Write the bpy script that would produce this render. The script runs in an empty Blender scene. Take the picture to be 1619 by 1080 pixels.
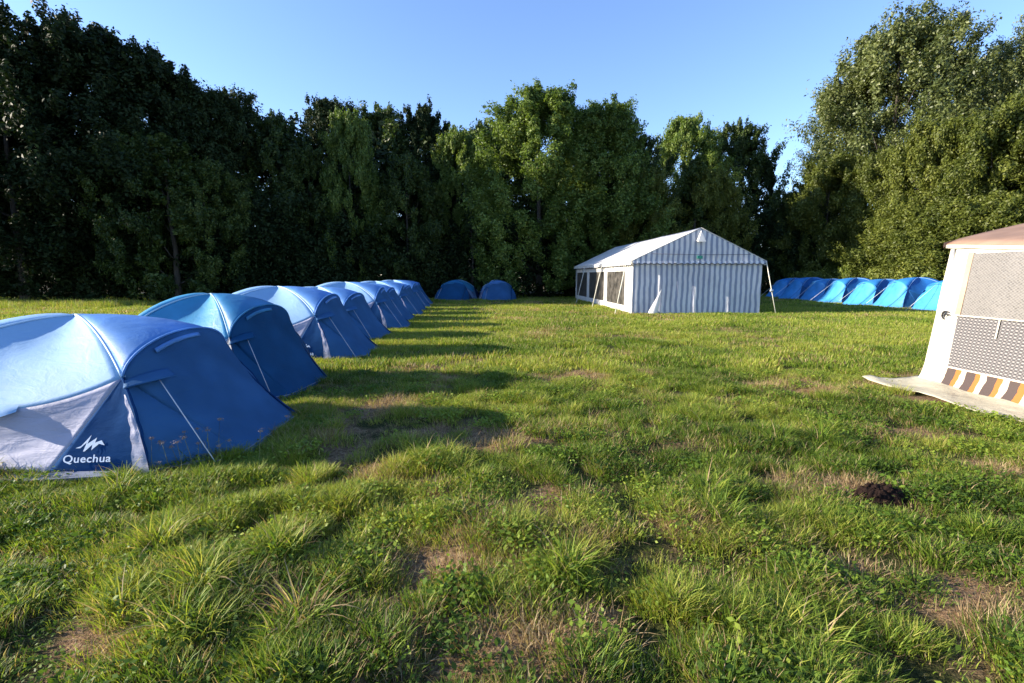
import bpy, math, random
import numpy as np
from mathutils import Vector, Matrix

C = bpy.context.scene.collection
rng = np.random.default_rng(7)
R = math.radians

# ------------------------------------------------------------------ helpers
def fresh(name, verts, faces, mats=None, parent=None, smooth=True, face_mat=None):
    me = bpy.data.meshes.new(name)
    me.from_pydata([tuple(map(float, v)) for v in verts], [], [tuple(int(i) for i in f) for f in faces])
    if mats is not None:
        for m in (mats if isinstance(mats, (list, tuple)) else [mats]): me.materials.append(m)
    if smooth: me.polygons.foreach_set('use_smooth', [True] * len(me.polygons))
    if face_mat is not None: me.polygons.foreach_set('material_index', face_mat)
    me.update()
    o = bpy.data.objects.new(name, me); C.objects.link(o)
    if parent: o.parent = parent
    return o

def np_mesh(name, V, F, mat, parent=None, smooth=False, fattr=None):
    """V (n,3), F (m,k) arrays: fast mesh of k-gons"""
    me = bpy.data.meshes.new(name)
    k = F.shape[1]; m = len(F)
    me.vertices.add(len(V)); me.vertices.foreach_set('co', np.asarray(V, np.float32).ravel())
    me.loops.add(m * k); me.loops.foreach_set('vertex_index', np.asarray(F, np.int32).ravel())
    me.polygons.add(m); me.polygons.foreach_set('loop_start', np.arange(0, m * k, k, dtype=np.int32))
    if smooth: me.polygons.foreach_set('use_smooth', np.ones(m, bool))
    if fattr:
        for an, av in fattr.items():
            a = me.attributes.new(an, 'FLOAT', 'FACE'); a.data.foreach_set('value', np.asarray(av, np.float32))
    me.materials.append(mat)
    me.update(calc_edges=True)
    o = bpy.data.objects.new(name, me); C.objects.link(o)
    if parent: o.parent = parent
    return o

def thing(name, label, cat, loc=(0, 0, 0), rz=0, group=None):
    o = bpy.data.objects.new(name, None); C.objects.link(o)
    o.empty_display_size = .2
    o.location = loc; o.rotation_euler = (0, 0, rz)
    return tag(o, label, cat, group)

def tag(o, label, cat, group=None, kind=None):
    if label: o['label'] = label
    if cat: o['category'] = cat
    if group: o['group'] = group
    if kind: o['kind'] = kind
    return o

def dup(root, loc, rz=0, label=None, group=None, scale=(1, 1, 1)):
    r = root.copy(); C.objects.link(r); r.location = loc; r.rotation_euler = (0, 0, rz); r.scale = scale
    if label: r['label'] = label
    if group: r['group'] = group
    for ch in list(root.children):
        c = ch.copy(); C.objects.link(c); c.parent = r
        for g in list(ch.children):
            d = g.copy(); C.objects.link(d); d.parent = c
    return r

# ---- value noise in numpy
def _h(ix, iy, s):
    n = (ix.astype(np.int64) * 374761393 + iy.astype(np.int64) * 668265263 + s * 1274126177) & 0xffffffff
    n = ((n ^ (n >> 13)) * 1274126177) & 0xffffffff
    return ((n ^ (n >> 16)) & 0xffff) / 65535.0
def vnoise(x, y, s=0):
    ix, iy = np.floor(x), np.floor(y); fx, fy = x - ix, y - iy
    fx = fx * fx * (3 - 2 * fx); fy = fy * fy * (3 - 2 * fy)
    a, b = _h(ix, iy, s), _h(ix + 1, iy, s); c, d = _h(ix, iy + 1, s), _h(ix + 1, iy + 1, s)
    return (a * (1 - fx) + b * fx) * (1 - fy) + (c * (1 - fx) + d * fx) * fy
def fbm(x, y, s=0, o=4):
    x = np.asarray(x, float); y = np.asarray(y, float)
    t = 0; a = .5; n = 0
    for i in range(o):
        t = t + a * vnoise(x * 2 ** i, y * 2 ** i, s + i * 17); n += a; a *= .5
    return t / n

# ------------------------------------------------------------------ fields on the ground
DRY = [(-.24, 4.3, .45, .3, .55), (-.55, 5.2, .5, .35, .5), (2.35, 3.55, .75, .4, .75), (3.0, 3.2, .7, .25, .45), (3.9, 4.9, .55, .5, .65), (3.7, 2.9, .5, .3, .6),
       (1.0, 8.0, .9, .5, .3), (6.2, 18.3, 2.2, .9, .55), (.35, 2.75, .3, .12, .5), (.1, 3.4, .4, .25, .5), (-.15, 2.45, .45, .15, .7),
       (.4, 2.1, .22, .14, .8), (-1.95, 2.85, .22, .12, .6), (-.5, 3.7, .4, .2, .45), (-1.5, 5.9, .5, .35, .6), (.9, 3.0, .25, .15, .4), (2.9, 2.35, .4, .2, .4),
       (-2.6, 2.6, .25, .12, .4), (4.3, 3.5, .5, .3, .6), (3.2, 6.0, .8, .5, .3)]
LUSH = [(1.15, 2.15, .7, .3, .7), (.35, 2.35, .3, .25, .7), (1.3, 3.1, .6, .3, .35), (-1.3, 2.4, 1.0, .5, .45), (.4, 3.15, .3, .2, .5), (-.3, 3.1, .3, .2, .4),
        (2.0, 2.5, .5, .3, .4), (-2.9, 3.3, .9, .3, .5), (-1.7, 3.9, .7, .3, .4), (2.4, 4.8, .8, .5, .4)]
def bumps(x, y, L):
    t = np.zeros_like(np.asarray(x, float))
    for cx, cy, rx, ry, a in L:
        t = t + a * np.exp(-(((x - cx) / rx) ** 2 + ((y - cy) / ry) ** 2) * 1.25)
    return t
def dryness(x, y):
    f = fbm(x * .9 + 4, y * 1.3 + 9, 3, 5)
    g = fbm(x * .25, y * .5, 31, 3)
    f = f * .62 + .38 * fbm(x * 3.1 + 7, y * 3.9, 63, 3)
    return np.clip((f - .492) * 4.8 + (g - .5) * 1.2 + np.clip(np.asarray(y) - 8, 0, 8) * .012 + bumps(x, y, DRY) * 1.8 - bumps(x, y, LUSH), 0, 1)
def lushness(x, y):
    f = fbm(x * 1.1 + 40, y * 1.6 + 3, 77, 4)
    return np.clip((f - .42) * 2.2 + bumps(x, y, LUSH) - bumps(x, y, DRY), 0, 1)
def gz(x, y):
    x = np.asarray(x, float); y = np.asarray(y, float)
    d = np.hypot(x, y)
    fade = np.clip(1 - (d - 6) / 30, .15, 1)
    hum = np.clip((fbm(x * 3.6 + 11, y * 4.6, 91, 3) - .40) * 4, 0, 1)
    return hum * .05 * np.clip(1 - d / 16, 0, 1) - .02 * np.clip(1 - d / 16, 0, 1) + (fbm(x * 1.3, y * 1.3, 5, 3) - .5) * .09 * fade + (fbm(x * 5, y * 5, 9, 2) - .5) * .035 * np.clip(1 - d / 14, 0, 1) - .005
def gzf(x, y): return float(gz(np.array([x]), np.array([y]))[0])

# ------------------------------------------------------------------ materials
def new_mat(name):
    m = bpy.data.materials.new(name); m.use_nodes = True
    nt = m.node_tree; nt.nodes.clear()
    return m, nt, nt.nodes, nt.links
def out(nt, sh):
    o = nt.nodes.new('ShaderNodeOutputMaterial'); nt.links.new(sh, o.inputs['Surface'])
def noise(nt, scale, detail=3, rough=.5, vec=None, dist=0):
    n = nt.nodes.new('ShaderNodeTexNoise'); n.inputs['Scale'].default_value = scale
    n.inputs['Detail'].default_value = detail; n.inputs['Roughness'].default_value = rough
    n.inputs['Distortion'].default_value = dist
    if vec is not None: nt.links.new(vec, n.inputs['Vector'])
    return n
def ramp(nt, fac, stops):
    r = nt.nodes.new('ShaderNodeValToRGB'); e = r.color_ramp.elements
    while len(e) < len(stops): e.new(.5)
    for i, (p, c) in enumerate(stops):
        e[i].position = p; e[i].color = (*c, 1) if len(c) == 3 else c
    nt.links.new(fac, r.inputs['Fac']); return r
def mixc(nt, fac, a, b, mode='MIX'):
    m = nt.nodes.new('ShaderNodeMix'); m.data_type = 'RGBA'; m.blend_type = mode
    for s, v in ((m.inputs[0], fac), (m.inputs[6], a), (m.inputs[7], b)):
        if hasattr(v, 'links'): nt.links.new(v, s)
        elif isinstance(v, (tuple, list)): s.default_value = (*v, 1)
        else: s.default_value = v
    return m.outputs[2]
def math_(nt, op, a, b=0.0, c=None):
    m = nt.nodes.new('ShaderNodeMath'); m.operation = op
    for s, v in zip(m.inputs, (a, b, c)):
        if v is None: continue
        if hasattr(v, 'links'): nt.links.new(v, s)
        else: s.default_value = v
    return m.outputs[0]
def bump(nt, h, strength, dist=.01):
    b = nt.nodes.new('ShaderNodeBump'); b.inputs['Strength'].default_value = strength; b.inputs['Distance'].default_value = dist
    nt.links.new(h, b.inputs['Height']); return b.outputs[0]

def fabric(name, col, transl=.25, rough=.6, wr=.5, var=.12, spec=.3, wscale=(3, 3, 9), wdist=.02, fade=None, tcol=None):
    """woven cloth: principled + translucent, crease bump and slight soiling"""
    m, nt, N, L = new_mat(name)
    tc = N.new('ShaderNodeTexCoord'); mp = N.new('ShaderNodeMapping'); L.new(tc.outputs['Object'], mp.inputs['Vector'])
    mp.inputs['Scale'].default_value = wscale
    n1 = noise(nt, 1.0, 4, .6, mp.outputs[0], 1.2); n2 = noise(nt, 2.2, 3, .5, tc.outputs['Object']); n3 = noise(nt, 260, 1, .5, tc.outputs['Object'])
    n4 = noise(nt, 9, 4, .65, tc.outputs['Object'], .6)
    h = math_(nt, 'ADD', math_(nt, 'MULTIPLY', n1.outputs[0], 1.0), math_(nt, 'MULTIPLY', n3.outputs[0], .02))
    h = math_(nt, 'ADD', h, math_(nt, 'MULTIPLY', n4.outputs[0], .3))
    dk = tuple(c * (1 - var * 2.0) for c in col); lt = tuple(min(1, c * (1 + var)) for c in col)
    c = ramp(nt, n2.outputs[0], [(.3, dk), (.65, lt)]).outputs[0]
    if fade:
        c = mixc(nt, ramp(nt, n4.outputs[0], [(.5, (0, 0, 0)), (.75, (1, 1, 1))]).outputs[0], c, fade)
    p = N.new('ShaderNodeBsdfPrincipled'); L.new(c, p.inputs['Base Color'])
    p.inputs['Roughness'].default_value = rough; p.inputs['Specular IOR Level'].default_value = spec
    t = N.new('ShaderNodeBsdfTranslucent')
    if tcol: t.inputs[0].default_value = (*tcol, 1)
    else: L.new(c, t.inputs[0])
    b = bump(nt, h, wr, wdist); L.new(b, p.inputs['Normal']); L.new(b, t.inputs['Normal'])
    mx = N.new('ShaderNodeMixShader'); mx.inputs[0].default_value = transl
    L.new(p.outputs[0], mx.inputs[1]); L.new(t.outputs[0], mx.inputs[2]); out(nt, mx.outputs[0])
    return m

def simple(name, col, rough=.6, spec=.3, var=.15, scale=20, bmp=.2, metallic=0):
    m, nt, N, L = new_mat(name)
    tc = N.new('ShaderNodeTexCoord'); n = noise(nt, scale, 4, .6, tc.outputs['Object'])
    c = ramp(nt, n.outputs[0], [(.3, tuple(x * (1 - var) for x in col)), (.7, tuple(min(1, x * (1 + var)) for x in col))]).outputs[0]
    p = N.new('ShaderNodeBsdfPrincipled'); L.new(c, p.inputs['Base Color']); p.inputs['Roughness'].default_value = rough
    p.inputs['Specular IOR Level'].default_value = spec; p.inputs['Metallic'].default_value = metallic
    L.new(bump(nt, n.outputs[0], bmp, .01), p.inputs['Normal']); out(nt, p.outputs[0])
    return m

def leaf_mat(name, dark, mid, light, transl=.35, rough=.5, spec=.35, tmul=1.6, patch=.25):
    m, nt, N, L = new_mat(name)
    a = N.new('ShaderNodeAttribute'); a.attribute_name = 'v'
    oi = N.new('ShaderNodeObjectInfo'); tc = N.new('ShaderNodeTexCoord')
    n = noise(nt, patch, 2, .5, tc.outputs['Object'])
    f = math_(nt, 'ADD', math_(nt, 'MULTIPLY', a.outputs['Fac'], .6), math_(nt, 'MULTIPLY', n.outputs[0], .4))
    f = math_(nt, 'ADD', f, math_(nt, 'MULTIPLY', math_(nt, 'SUBTRACT', oi.outputs['Random'], .5), .2))
    c = ramp(nt, f, [(.15, dark), (.5, mid), (.85, light)]).outputs[0]
    p = N.new('ShaderNodeBsdfPrincipled'); L.new(c, p.inputs['Base Color']); p.inputs['Roughness'].default_value = rough
    p.inputs['Specular IOR Level'].default_value = spec
    t = N.new('ShaderNodeBsdfTranslucent'); L.new(mixc(nt, 1.0, c, (tmul, tmul * 1.05, tmul * .5), 'MULTIPLY'), t.inputs[0])
    mx = N.new('ShaderNodeMixShader'); mx.inputs[0].default_value = transl
    L.new(p.outputs[0], mx.inputs[1]); L.new(t.outputs[0], mx.inputs[2]); out(nt, mx.outputs[0])
    return m

def stripes_mat():
    m, nt, N, L = new_mat('striped_canvas')
    tc = N.new('ShaderNodeTexCoord'); sx = N.new('ShaderNodeSeparateXYZ'); L.new(tc.outputs['Object'], sx.inputs[0])
    nz = noise(nt, 1.2, 2, .5, tc.outputs['Object'])
    x = math_(nt, 'ADD', sx.outputs[0], math_(nt, 'MULTIPLY', nz.outputs[0], .14))
    f = math_(nt, 'FRACT', math_(nt, 'MULTIPLY', x, 1 / .228))
    d = math_(nt, 'ABSOLUTE', math_(nt, 'SUBTRACT', f, .5))
    s = ramp(nt, d, [(.18, (.33, .37, .49)), (.27, (.83, .83, .86))]).outputs[0]
    n2 = noise(nt, .9, 4, .6, tc.outputs['Object'])
    c = mixc(nt, 1.0, s, ramp(nt, n2.outputs[0], [(.3, (.82, .82, .82)), (.6, (1, 1, 1))]).outputs[0], 'MULTIPLY')
    p = N.new('ShaderNodeBsdfPrincipled'); L.new(c, p.inputs['Base Color']); p.inputs['Roughness'].default_value = .75
    t = N.new('ShaderNodeBsdfTranslucent'); L.new(c, t.inputs[0])
    mp = N.new('ShaderNodeMapping'); L.new(tc.outputs['Object'], mp.inputs[0]); mp.inputs['Scale'].default_value = (6, 3, .7)
    n3 = noise(nt, 1, 3, .5, mp.outputs[0], .8); L.new(bump(nt, n3.outputs[0], .8, .07), p.inputs['Normal'])
    mx = N.new('ShaderNodeMixShader'); mx.inputs[0].default_value = .32
    L.new(p.outputs[0], mx.inputs[1]); L.new(t.outputs[0], mx.inputs[2]); out(nt, mx.outputs[0])
    return m

def ground_mat():
    m, nt, N, L = new_mat('meadow_soil')
    a = N.new('ShaderNodeAttribute'); a.attribute_name = 'dry'
    tc = N.new('ShaderNodeTexCoord')
    n1 = noise(nt, 7, 6, .7, tc.outputs['Object']); n2 = noise(nt, 38, 4, .7, tc.outputs['Object']); n3 = noise(nt, .35, 4, .6, tc.outputs['Object'])
    green = ramp(nt, n2.outputs[0], [(.3, (.010, .013, .005)), (.5, (.040, .046, .014)), (.72, (.11, .10, .035))]).outputs[0]
    straw = ramp(nt, n2.outputs[0], [(.28, (.055, .034, .02)), (.5, (.20, .125, .075)), (.7, (.36, .25, .16))]).outputs[0]
    f = math_(nt, 'ADD', a.outputs['Fac'], math_(nt, 'MULTIPLY', math_(nt, 'SUBTRACT', n1.outputs[0], .5), 1.1))
    c = mixc(nt, ramp(nt, f, [(.2, (0, 0, 0)), (.6, (1, 1, 1))]).outputs[0], green, straw)
    c = mixc(nt, 1.0, c, ramp(nt, n3.outputs[0], [(.3, (.8, .85, .8)), (.7, (1.15, 1.1, 1))]).outputs[0], 'MULTIPLY')
    p = N.new('ShaderNodeBsdfPrincipled'); L.new(c, p.inputs['Base Color']); p.inputs['Roughness'].default_value = .95
    p.inputs['Specular IOR Level'].default_value = .1
    h = math_(nt, 'ADD', n2.outputs[0], math_(nt, 'MULTIPLY', n1.outputs[0], 2))
    L.new(bump(nt, h, .9, .03), p.inputs['Normal']); out(nt, p.outputs[0])
    return m

def grass_mat():
    m, nt, N, L = new_mat('grass_blades')
    a = N.new('ShaderNodeAttribute'); a.attribute_name = 'v'                     # per blade
    st = N.new('ShaderNodeAttribute'); st.attribute_name = 'straw'               # per blade
    dr = N.new('ShaderNodeAttribute'); dr.attribute_name = 'dry'; dr.attribute_type = 'INSTANCER'
    tn = N.new('ShaderNodeAttribute'); tn.attribute_name = 'tone'; tn.attribute_type = 'INSTANCER'
    f = math_(nt, 'ADD', math_(nt, 'MULTIPLY', a.outputs['Fac'], .55), math_(nt, 'MULTIPLY', tn.outputs['Fac'], .5))
    g = ramp(nt, f, [(.05, (.028, .055, .008)), (.35, (.095, .165, .018)), (.65, (.210, .272, .034)), (.95, (.38, .365, .075))]).outputs[0]
    y = ramp(nt, a.outputs['Fac'], [(0, (.20, .12, .06)), (.5, (.34, .24, .13)), (1, (.48, .38, .22))]).outputs[0]
    k = math_(nt, 'GREATER_THAN', math_(nt, 'ADD', math_(nt, 'MULTIPLY', dr.outputs['Fac'], .85), st.outputs['Fac']), .93)
    c = mixc(nt, k, g, y)
    p = N.new('ShaderNodeBsdfPrincipled'); L.new(c, p.inputs['Base Color']); p.inputs['Roughness'].default_value = .55
    p.inputs['Specular IOR Level'].default_value = .2
    t = N.new('ShaderNodeBsdfTranslucent'); L.new(mixc(nt, 1.0, c, (1.5, 1.5, .7), 'MULTIPLY'), t.inputs[0])
    mx = N.new('ShaderNodeMixShader'); mx.inputs[0].default_value = .35
    L.new(p.outputs[0], mx.inputs[1]); L.new(t.outputs[0], mx.inputs[2]); out(nt, mx.outputs[0])
    return m

# ------------------------------------------------------------------ world, sun, camera
SUN_EL = R(17.6); SUN_AZ = math.atan2(-.06, -1)      # direction towards the sun in the XY plane
sx, sy, sz = math.cos(SUN_EL) * math.cos(SUN_AZ), math.cos(SUN_EL) * math.sin(SUN_AZ), math.sin(SUN_EL)
w = bpy.data.worlds.new('World'); bpy.context.scene.world = w; w.use_nodes = True
nt = w.node_tree; bg = nt.nodes['Background']
sky = nt.nodes.new('ShaderNodeTexSky'); sky.sky_type = 'NISHITA'; sky.sun_disc = False
sky.sun_elevation = SUN_EL; sky.sun_rotation = math.atan2(sx, sy)
sky.altitude = 100; sky.air_density = 1.0; sky.dust_density = .25; sky.ozone_density = 3.2
bg_c = mixc(nt, 1.0, sky.outputs[0], (1.12, 1.10, 1.24), 'MULTIPLY'); nt.links.new(bg_c, bg.inputs[0]); bg.inputs[1].default_value = .108
sl = bpy.data.lights.new('sun', 'SUN'); sl.energy = 5.0; sl.angle = R(.53); sl.color = (1, .885, .72)
so = bpy.data.objects.new('sun', sl); C.objects.link(so)
so.rotation_euler = Vector((sx, sy, sz)).to_track_quat('Z', 'Y').to_euler(); so.location = (-30, 0, 20)

cam = bpy.data.cameras.new('camera'); cam.lens = 17; cam.sensor_width = 36; cam.clip_end = 1500; cam.clip_start = .05
co = bpy.data.objects.new('camera', cam); C.objects.link(co); co.location = (0, 0, 1.6)
co.rotation_euler = (R(90) - math.atan(104 / 764.5), 0, 0)
bpy.context.scene.camera = co
vs = bpy.context.scene.view_settings
vs.view_transform = 'Standard'; vs.look = 'None'; vs.gamma = 1; vs.exposure = 1.5

# ------------------------------------------------------------------ ground
def axis(lo, hi, near, n):
    # dense near 0, sparse far off
    t = np.linspace(-1, 1, n); s = np.sinh(t * 5.2) / math.sinh(5.2)
    return np.where(s < 0, -s * lo, s * hi)
gx = axis(-260, 260, 0, 341); gy = axis(-60, 420, 0, 441)
X, Y = np.meshgrid(gx, gy, indexing='xy')
Z = gz(X, Y)
V = np.stack([X.ravel(), Y.ravel(), Z.ravel()], 1)
nx, ny = len(gx), len(gy)
i, j = np.meshgrid(np.arange(nx - 1), np.arange(ny - 1), indexing='xy'); b0 = (j * nx + i).ravel()
F = np.stack([b0, b0 + 1, b0 + 1 + nx, b0 + nx], 1)
ground = np_mesh('ground', V, F, ground_mat(), smooth=True)
da = ground.data.attributes.new('dry', 'FLOAT', 'POINT')
da.data.foreach_set('value', dryness(V[:, 0], V[:, 1]).astype(np.float32))
tag(ground, 'meadow ground of soil and dry straw under the grass', None, kind='structure')
if 'category' in ground: del ground['category']

# ------------------------------------------------------------------ geometry generators
def tube(path, rad, k=6):
    """tapered tube through path; rad scalar or list -> verts, faces"""
    P = [Vector(p) for p in path]; n = len(P)
    r = rad if isinstance(rad, (list, tuple)) else [rad] * n
    vs_, fs = [], []
    up = Vector((0, 0, 1))
    for q in range(n):
        t = (P[min(q + 1, n - 1)] - P[max(q - 1, 0)]).normalized()
        a = t.cross(up)
        if a.length < .1: a = t.cross(Vector((1, 0, 0)))
        a.normalize(); b = t.cross(a)
        for s in range(k):
            an = 2 * math.pi * s / k
            vs_.append(P[q] + a * math.cos(an) * r[q] + b * math.sin(an) * r[q])
    for q in range(n - 1):
        for s in range(k):
            s2 = (s + 1) % k
            fs.append((q * k + s, q * k + s2, (q + 1) * k + s2, (q + 1) * k + s))
    fs.append(tuple(range(k))[::-1]); fs.append(tuple((n - 1) * k + s for s in range(k)))
    return vs_, fs
def join(parts):
    V, F = [], []
    for v, f in parts:
        o = len(V); V += list(v); F += [tuple(i + o for i in q) for q in f]
    return V, F
def box(x0, x1, y0, y1, z0, z1):
    v = [(x, y, z) for z in (z0, z1) for y in (y0, y1) for x in (x0, x1)]
    return v, [(0, 2, 3, 1), (4, 5, 7, 6), (0, 1, 5, 4), (2, 6, 7, 3), (0, 4, 6, 2), (1, 3, 7, 5)]

# ---- trees
def crown_leaves(centers, axes, radii, per, size, sub=7, seed=0, up=.25):
    """clumps of leaves: every clump is an elongated cloud of smaller twig clouds"""
    g = np.random.default_rng(seed)
    n = len(centers)
    P = []; Nn = []; vv = []
    for c, ax, r in zip(centers, axes, radii):
        ax = ax / np.linalg.norm(ax)
        d = g.normal(size=(sub, 3)); d /= np.linalg.norm(d, axis=1)[:, None]
        ext = g.uniform(.35, 1.0, size=(sub, 1))
        sc = c + d * ext * r * .8 + ax * (g.uniform(-.6, 1.15, size=(sub, 1)) * r)
        tone = g.uniform(0, 1)
        for s in sc:
            m = max(4, int(per * g.uniform(.6, 1.4)))
            e = g.normal(size=(m, 3)); e /= np.linalg.norm(e, axis=1)[:, None]
            rr = r * .42 * g.uniform(.15, 1, size=(m, 1)) ** .6
            tw = ax * (g.normal(size=(m, 1)) * r * .22)
            P.append(s + e * rr + tw)
            Nn.append(e * .7 + (s - c) / (np.linalg.norm(s - c) + 1e-6) * .5 + g.normal(size=(m, 3)) * .65 + np.array([0, 0, up]))
            vv.append(np.clip(g.uniform(0, 1, m) * .7 + tone * .3, 0, 1))
    P = np.concatenate(P); Nn = np.concatenate(Nn); vv = np.concatenate(vv)
    Nn /= np.linalg.norm(Nn, axis=1)[:, None]
    m = len(P)
    a = np.cross(Nn, g.normal(size=(m, 3))); a /= np.linalg.norm(a, axis=1)[:, None] + 1e-9
    b = np.cross(Nn, a)
    L = (size * g.uniform(.55, 1.35, size=(m, 1))); W = L * g.uniform(.35, .6, size=(m, 1))
    fold = Nn * (L * .18)
    V = np.stack([P - a * L, P - b * W + fold, P + a * L, P + b * W + fold], 1).reshape(-1, 3)
    F = np.arange(m * 4).reshape(m, 4)
    return V, F, vv

def bark_mat():
    m, nt, N, L = new_mat('tree_bark')
    tc = N.new('ShaderNodeTexCoord'); mp = N.new('ShaderNodeMapping'); L.new(tc.outputs['Object'], mp.inputs[0]); mp.inputs['Scale'].default_value = (9, 9, 1.5)
    n = noise(nt, 1.5, 5, .7, mp.outputs[0]); c = ramp(nt, n.outputs[0], [(.3, (.02, .016, .012)), (.7, (.085, .07, .055))]).outputs[0]
    p = N.new('ShaderNodeBsdfPrincipled'); L.new(c, p.inputs[0]); p.inputs['Roughness'].default_value = .9
    L.new(bump(nt, n.outputs[0], .8, .05), p.inputs['Normal']); out(nt, p.outputs[0]); return m
BARK = bark_mat()
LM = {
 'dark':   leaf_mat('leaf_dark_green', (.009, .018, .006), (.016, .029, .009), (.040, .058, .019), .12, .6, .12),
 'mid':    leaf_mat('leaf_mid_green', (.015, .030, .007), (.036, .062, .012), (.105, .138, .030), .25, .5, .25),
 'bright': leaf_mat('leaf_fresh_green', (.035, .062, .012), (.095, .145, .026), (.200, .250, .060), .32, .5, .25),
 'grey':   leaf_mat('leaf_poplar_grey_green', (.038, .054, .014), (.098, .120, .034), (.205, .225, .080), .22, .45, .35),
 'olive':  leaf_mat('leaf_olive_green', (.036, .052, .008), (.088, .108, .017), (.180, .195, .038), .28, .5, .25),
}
def make_tree(h, r, base, style, seed, mat, leaf=.17, clumps=120, per=34, lean=(0, 0)):
    g = np.random.default_rng(seed)
    cs, ax, rad = [], [], []
    lobes = [(g.uniform(0, 2 * math.pi), g.uniform(.75, 1.15)) for _ in range(7)]
    for q in range(clumps):
        t = (q + g.uniform()) / clumps; t = t ** .85                       # 0 bottom - 1 top of crown
        if style == 'poplar': env = (math.sin(math.pi * min(1, t * .93 + .10)) ** .55) * (1 - .25 * t)
        elif style == 'cone': env = (1 - t) ** .75 * .95 + .08
        elif style == 'maple': env = (1 - t ** 1.6) ** .7 * (.75 + .5 * t) + .10
        elif style == 'bush': env = math.sqrt(max(0, 1 - (t * .97) ** 2))
        else: env = math.sin(math.pi * min(1, t * .86 + .12)) ** .6
        an = g.uniform(0, 2 * math.pi)
        lob = 1 + .20 * math.sin(an * 2 + lobes[0][0]) + .14 * math.sin(an * 3 + lobes[1][0] + t * 5) + .12 * math.sin(an * 5 + lobes[2][0] - t * 9)
        k = g.uniform(.45, 1.0) ** .5
        rr = r * env * k * lob
        z = base + (h - base) * t
        c = np.array([math.cos(an) * rr + lean[0] * t, math.sin(an) * rr + lean[1] * t, z])
        cr = r * g.uniform(.15, .27) * (.6 + .4 * env)
        a = np.array([math.cos(an) * .7, math.sin(an) * .7, 1.1 if style in ('poplar', 'cone') else .7])
        cs.append(c); ax.append(a); rad.append(cr)
    # a few plumes that break the outline at the top
    for q in range(int(clumps * .2)):
        an = g.uniform(0, 2 * math.pi); rr = r * g.uniform(0, .65)
        z = h * g.uniform(.84, 1.02) - rr * .35 * (h / max(r, 1)) * .3
        cs.append(np.array([math.cos(an) * rr + lean[0], math.sin(an) * rr + lean[1], z])); ax.append(np.array([.15 * math.cos(an), .15 * math.sin(an), 1.6])); rad.append(r * g.uniform(.09, .15))
    V, F, vv = crown_leaves(cs, ax, rad, int(per * 1.9), leaf * .72, 7, seed + 1)
    # wood
    parts = []
    tr = max(.12, h * .018)
    tp = [(0, 0, -.15)]
    for q in range(1, 9):
        t = q / 8; tp.append((lean[0] * t * .7 + g.normal() * .08 * t, lean[1] * t * .7 + g.normal() * .08 * t, h * .9 * t))
    parts.append(tube(tp, [tr * 1.35] + [tr * (1 - q / 8 * .88) for q in range(1, 9)], 8))
    for q in g.choice(len(cs), min(len(cs), 14), replace=False):
        c = cs[q]; t0 = max(.15, (c[2] - r * .55) / (h * .9)); t0 = min(t0, .9)
        a = Vector(tp[0]).lerp(Vector(tp[-1]), t0); e = a.lerp(Vector(c), .7); mid = a.lerp(e, .5) + Vector((0, 0, -.06 * r))
        rr0 = tr * (1 - t0 * .88) * .5
        parts.append(tube([a, mid, e], [rr0, rr0 * .6, .02], 5))
    vt, ft = join(parts)
    root = bpy.data.objects.new('tree', None); C.objects.link(root)
    fresh('trunk', vt, ft, BARK, root)
    np_mesh('crown', V, F, mat, root, fattr={'v': vv})
    return root

print('trees')
TP = {
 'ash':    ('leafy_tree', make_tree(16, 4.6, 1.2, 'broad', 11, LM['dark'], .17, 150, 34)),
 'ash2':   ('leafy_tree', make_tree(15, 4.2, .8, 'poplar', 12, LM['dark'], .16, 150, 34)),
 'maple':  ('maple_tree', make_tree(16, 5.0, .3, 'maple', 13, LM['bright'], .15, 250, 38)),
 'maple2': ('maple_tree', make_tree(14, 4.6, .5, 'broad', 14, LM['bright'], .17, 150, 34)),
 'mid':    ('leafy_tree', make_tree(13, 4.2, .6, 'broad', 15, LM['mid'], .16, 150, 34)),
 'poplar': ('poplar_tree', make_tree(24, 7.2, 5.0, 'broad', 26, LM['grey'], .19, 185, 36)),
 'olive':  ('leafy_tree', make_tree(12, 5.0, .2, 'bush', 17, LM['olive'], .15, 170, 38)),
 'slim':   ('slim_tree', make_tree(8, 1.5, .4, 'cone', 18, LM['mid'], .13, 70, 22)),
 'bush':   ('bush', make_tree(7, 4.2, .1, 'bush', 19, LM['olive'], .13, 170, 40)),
}
USED = set()
def plant(kind, px, Yd, top_px, label, group=None, wide=1.0, rz=None, cat=None, X=None):
    """stand a tree at depth Yd in the direction of photo column px, as tall as top_px asks"""
    name, proto = TP[kind]
    hs = {'ash': 16, 'ash2': 15, 'maple': 16, 'maple2': 14, 'mid': 13, 'poplar': 24, 'olive': 12, 'slim': 8, 'bush': 7}[kind]
    x = (px - 809.5) / 764.5 * Yd if X is None else X
    h = (436 - top_px) / 764.5 * Yd + 1.6
    h *= .89
    s = h / hs
    rz = random.uniform(0, 6.28) if rz is None else rz
    if kind not in USED:
        USED.add(kind); o = proto; o.location = (x, Yd, gzf(x, Yd)); o.rotation_euler = (0, 0, rz); o.scale = (s * wide, s * wide, s)
        if group: o['group'] = group
        o['label'] = label
    else:
        o = dup(proto, (x, Yd, gzf(x, Yd)), rz, label, None, (s * wide, s * wide, s))
        if group: o['group'] = group
        elif 'group' in o: del o['group']
    o.name = name
    o['category'] = cat or ('bush' if kind == 'bush' else 'tree')
    return o

random.seed(5)
GL = 'tall dark trees of the left wood edge'
GM = 'trees of the middle wood edge'
GR = 'trees of the right wood edge'
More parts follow.
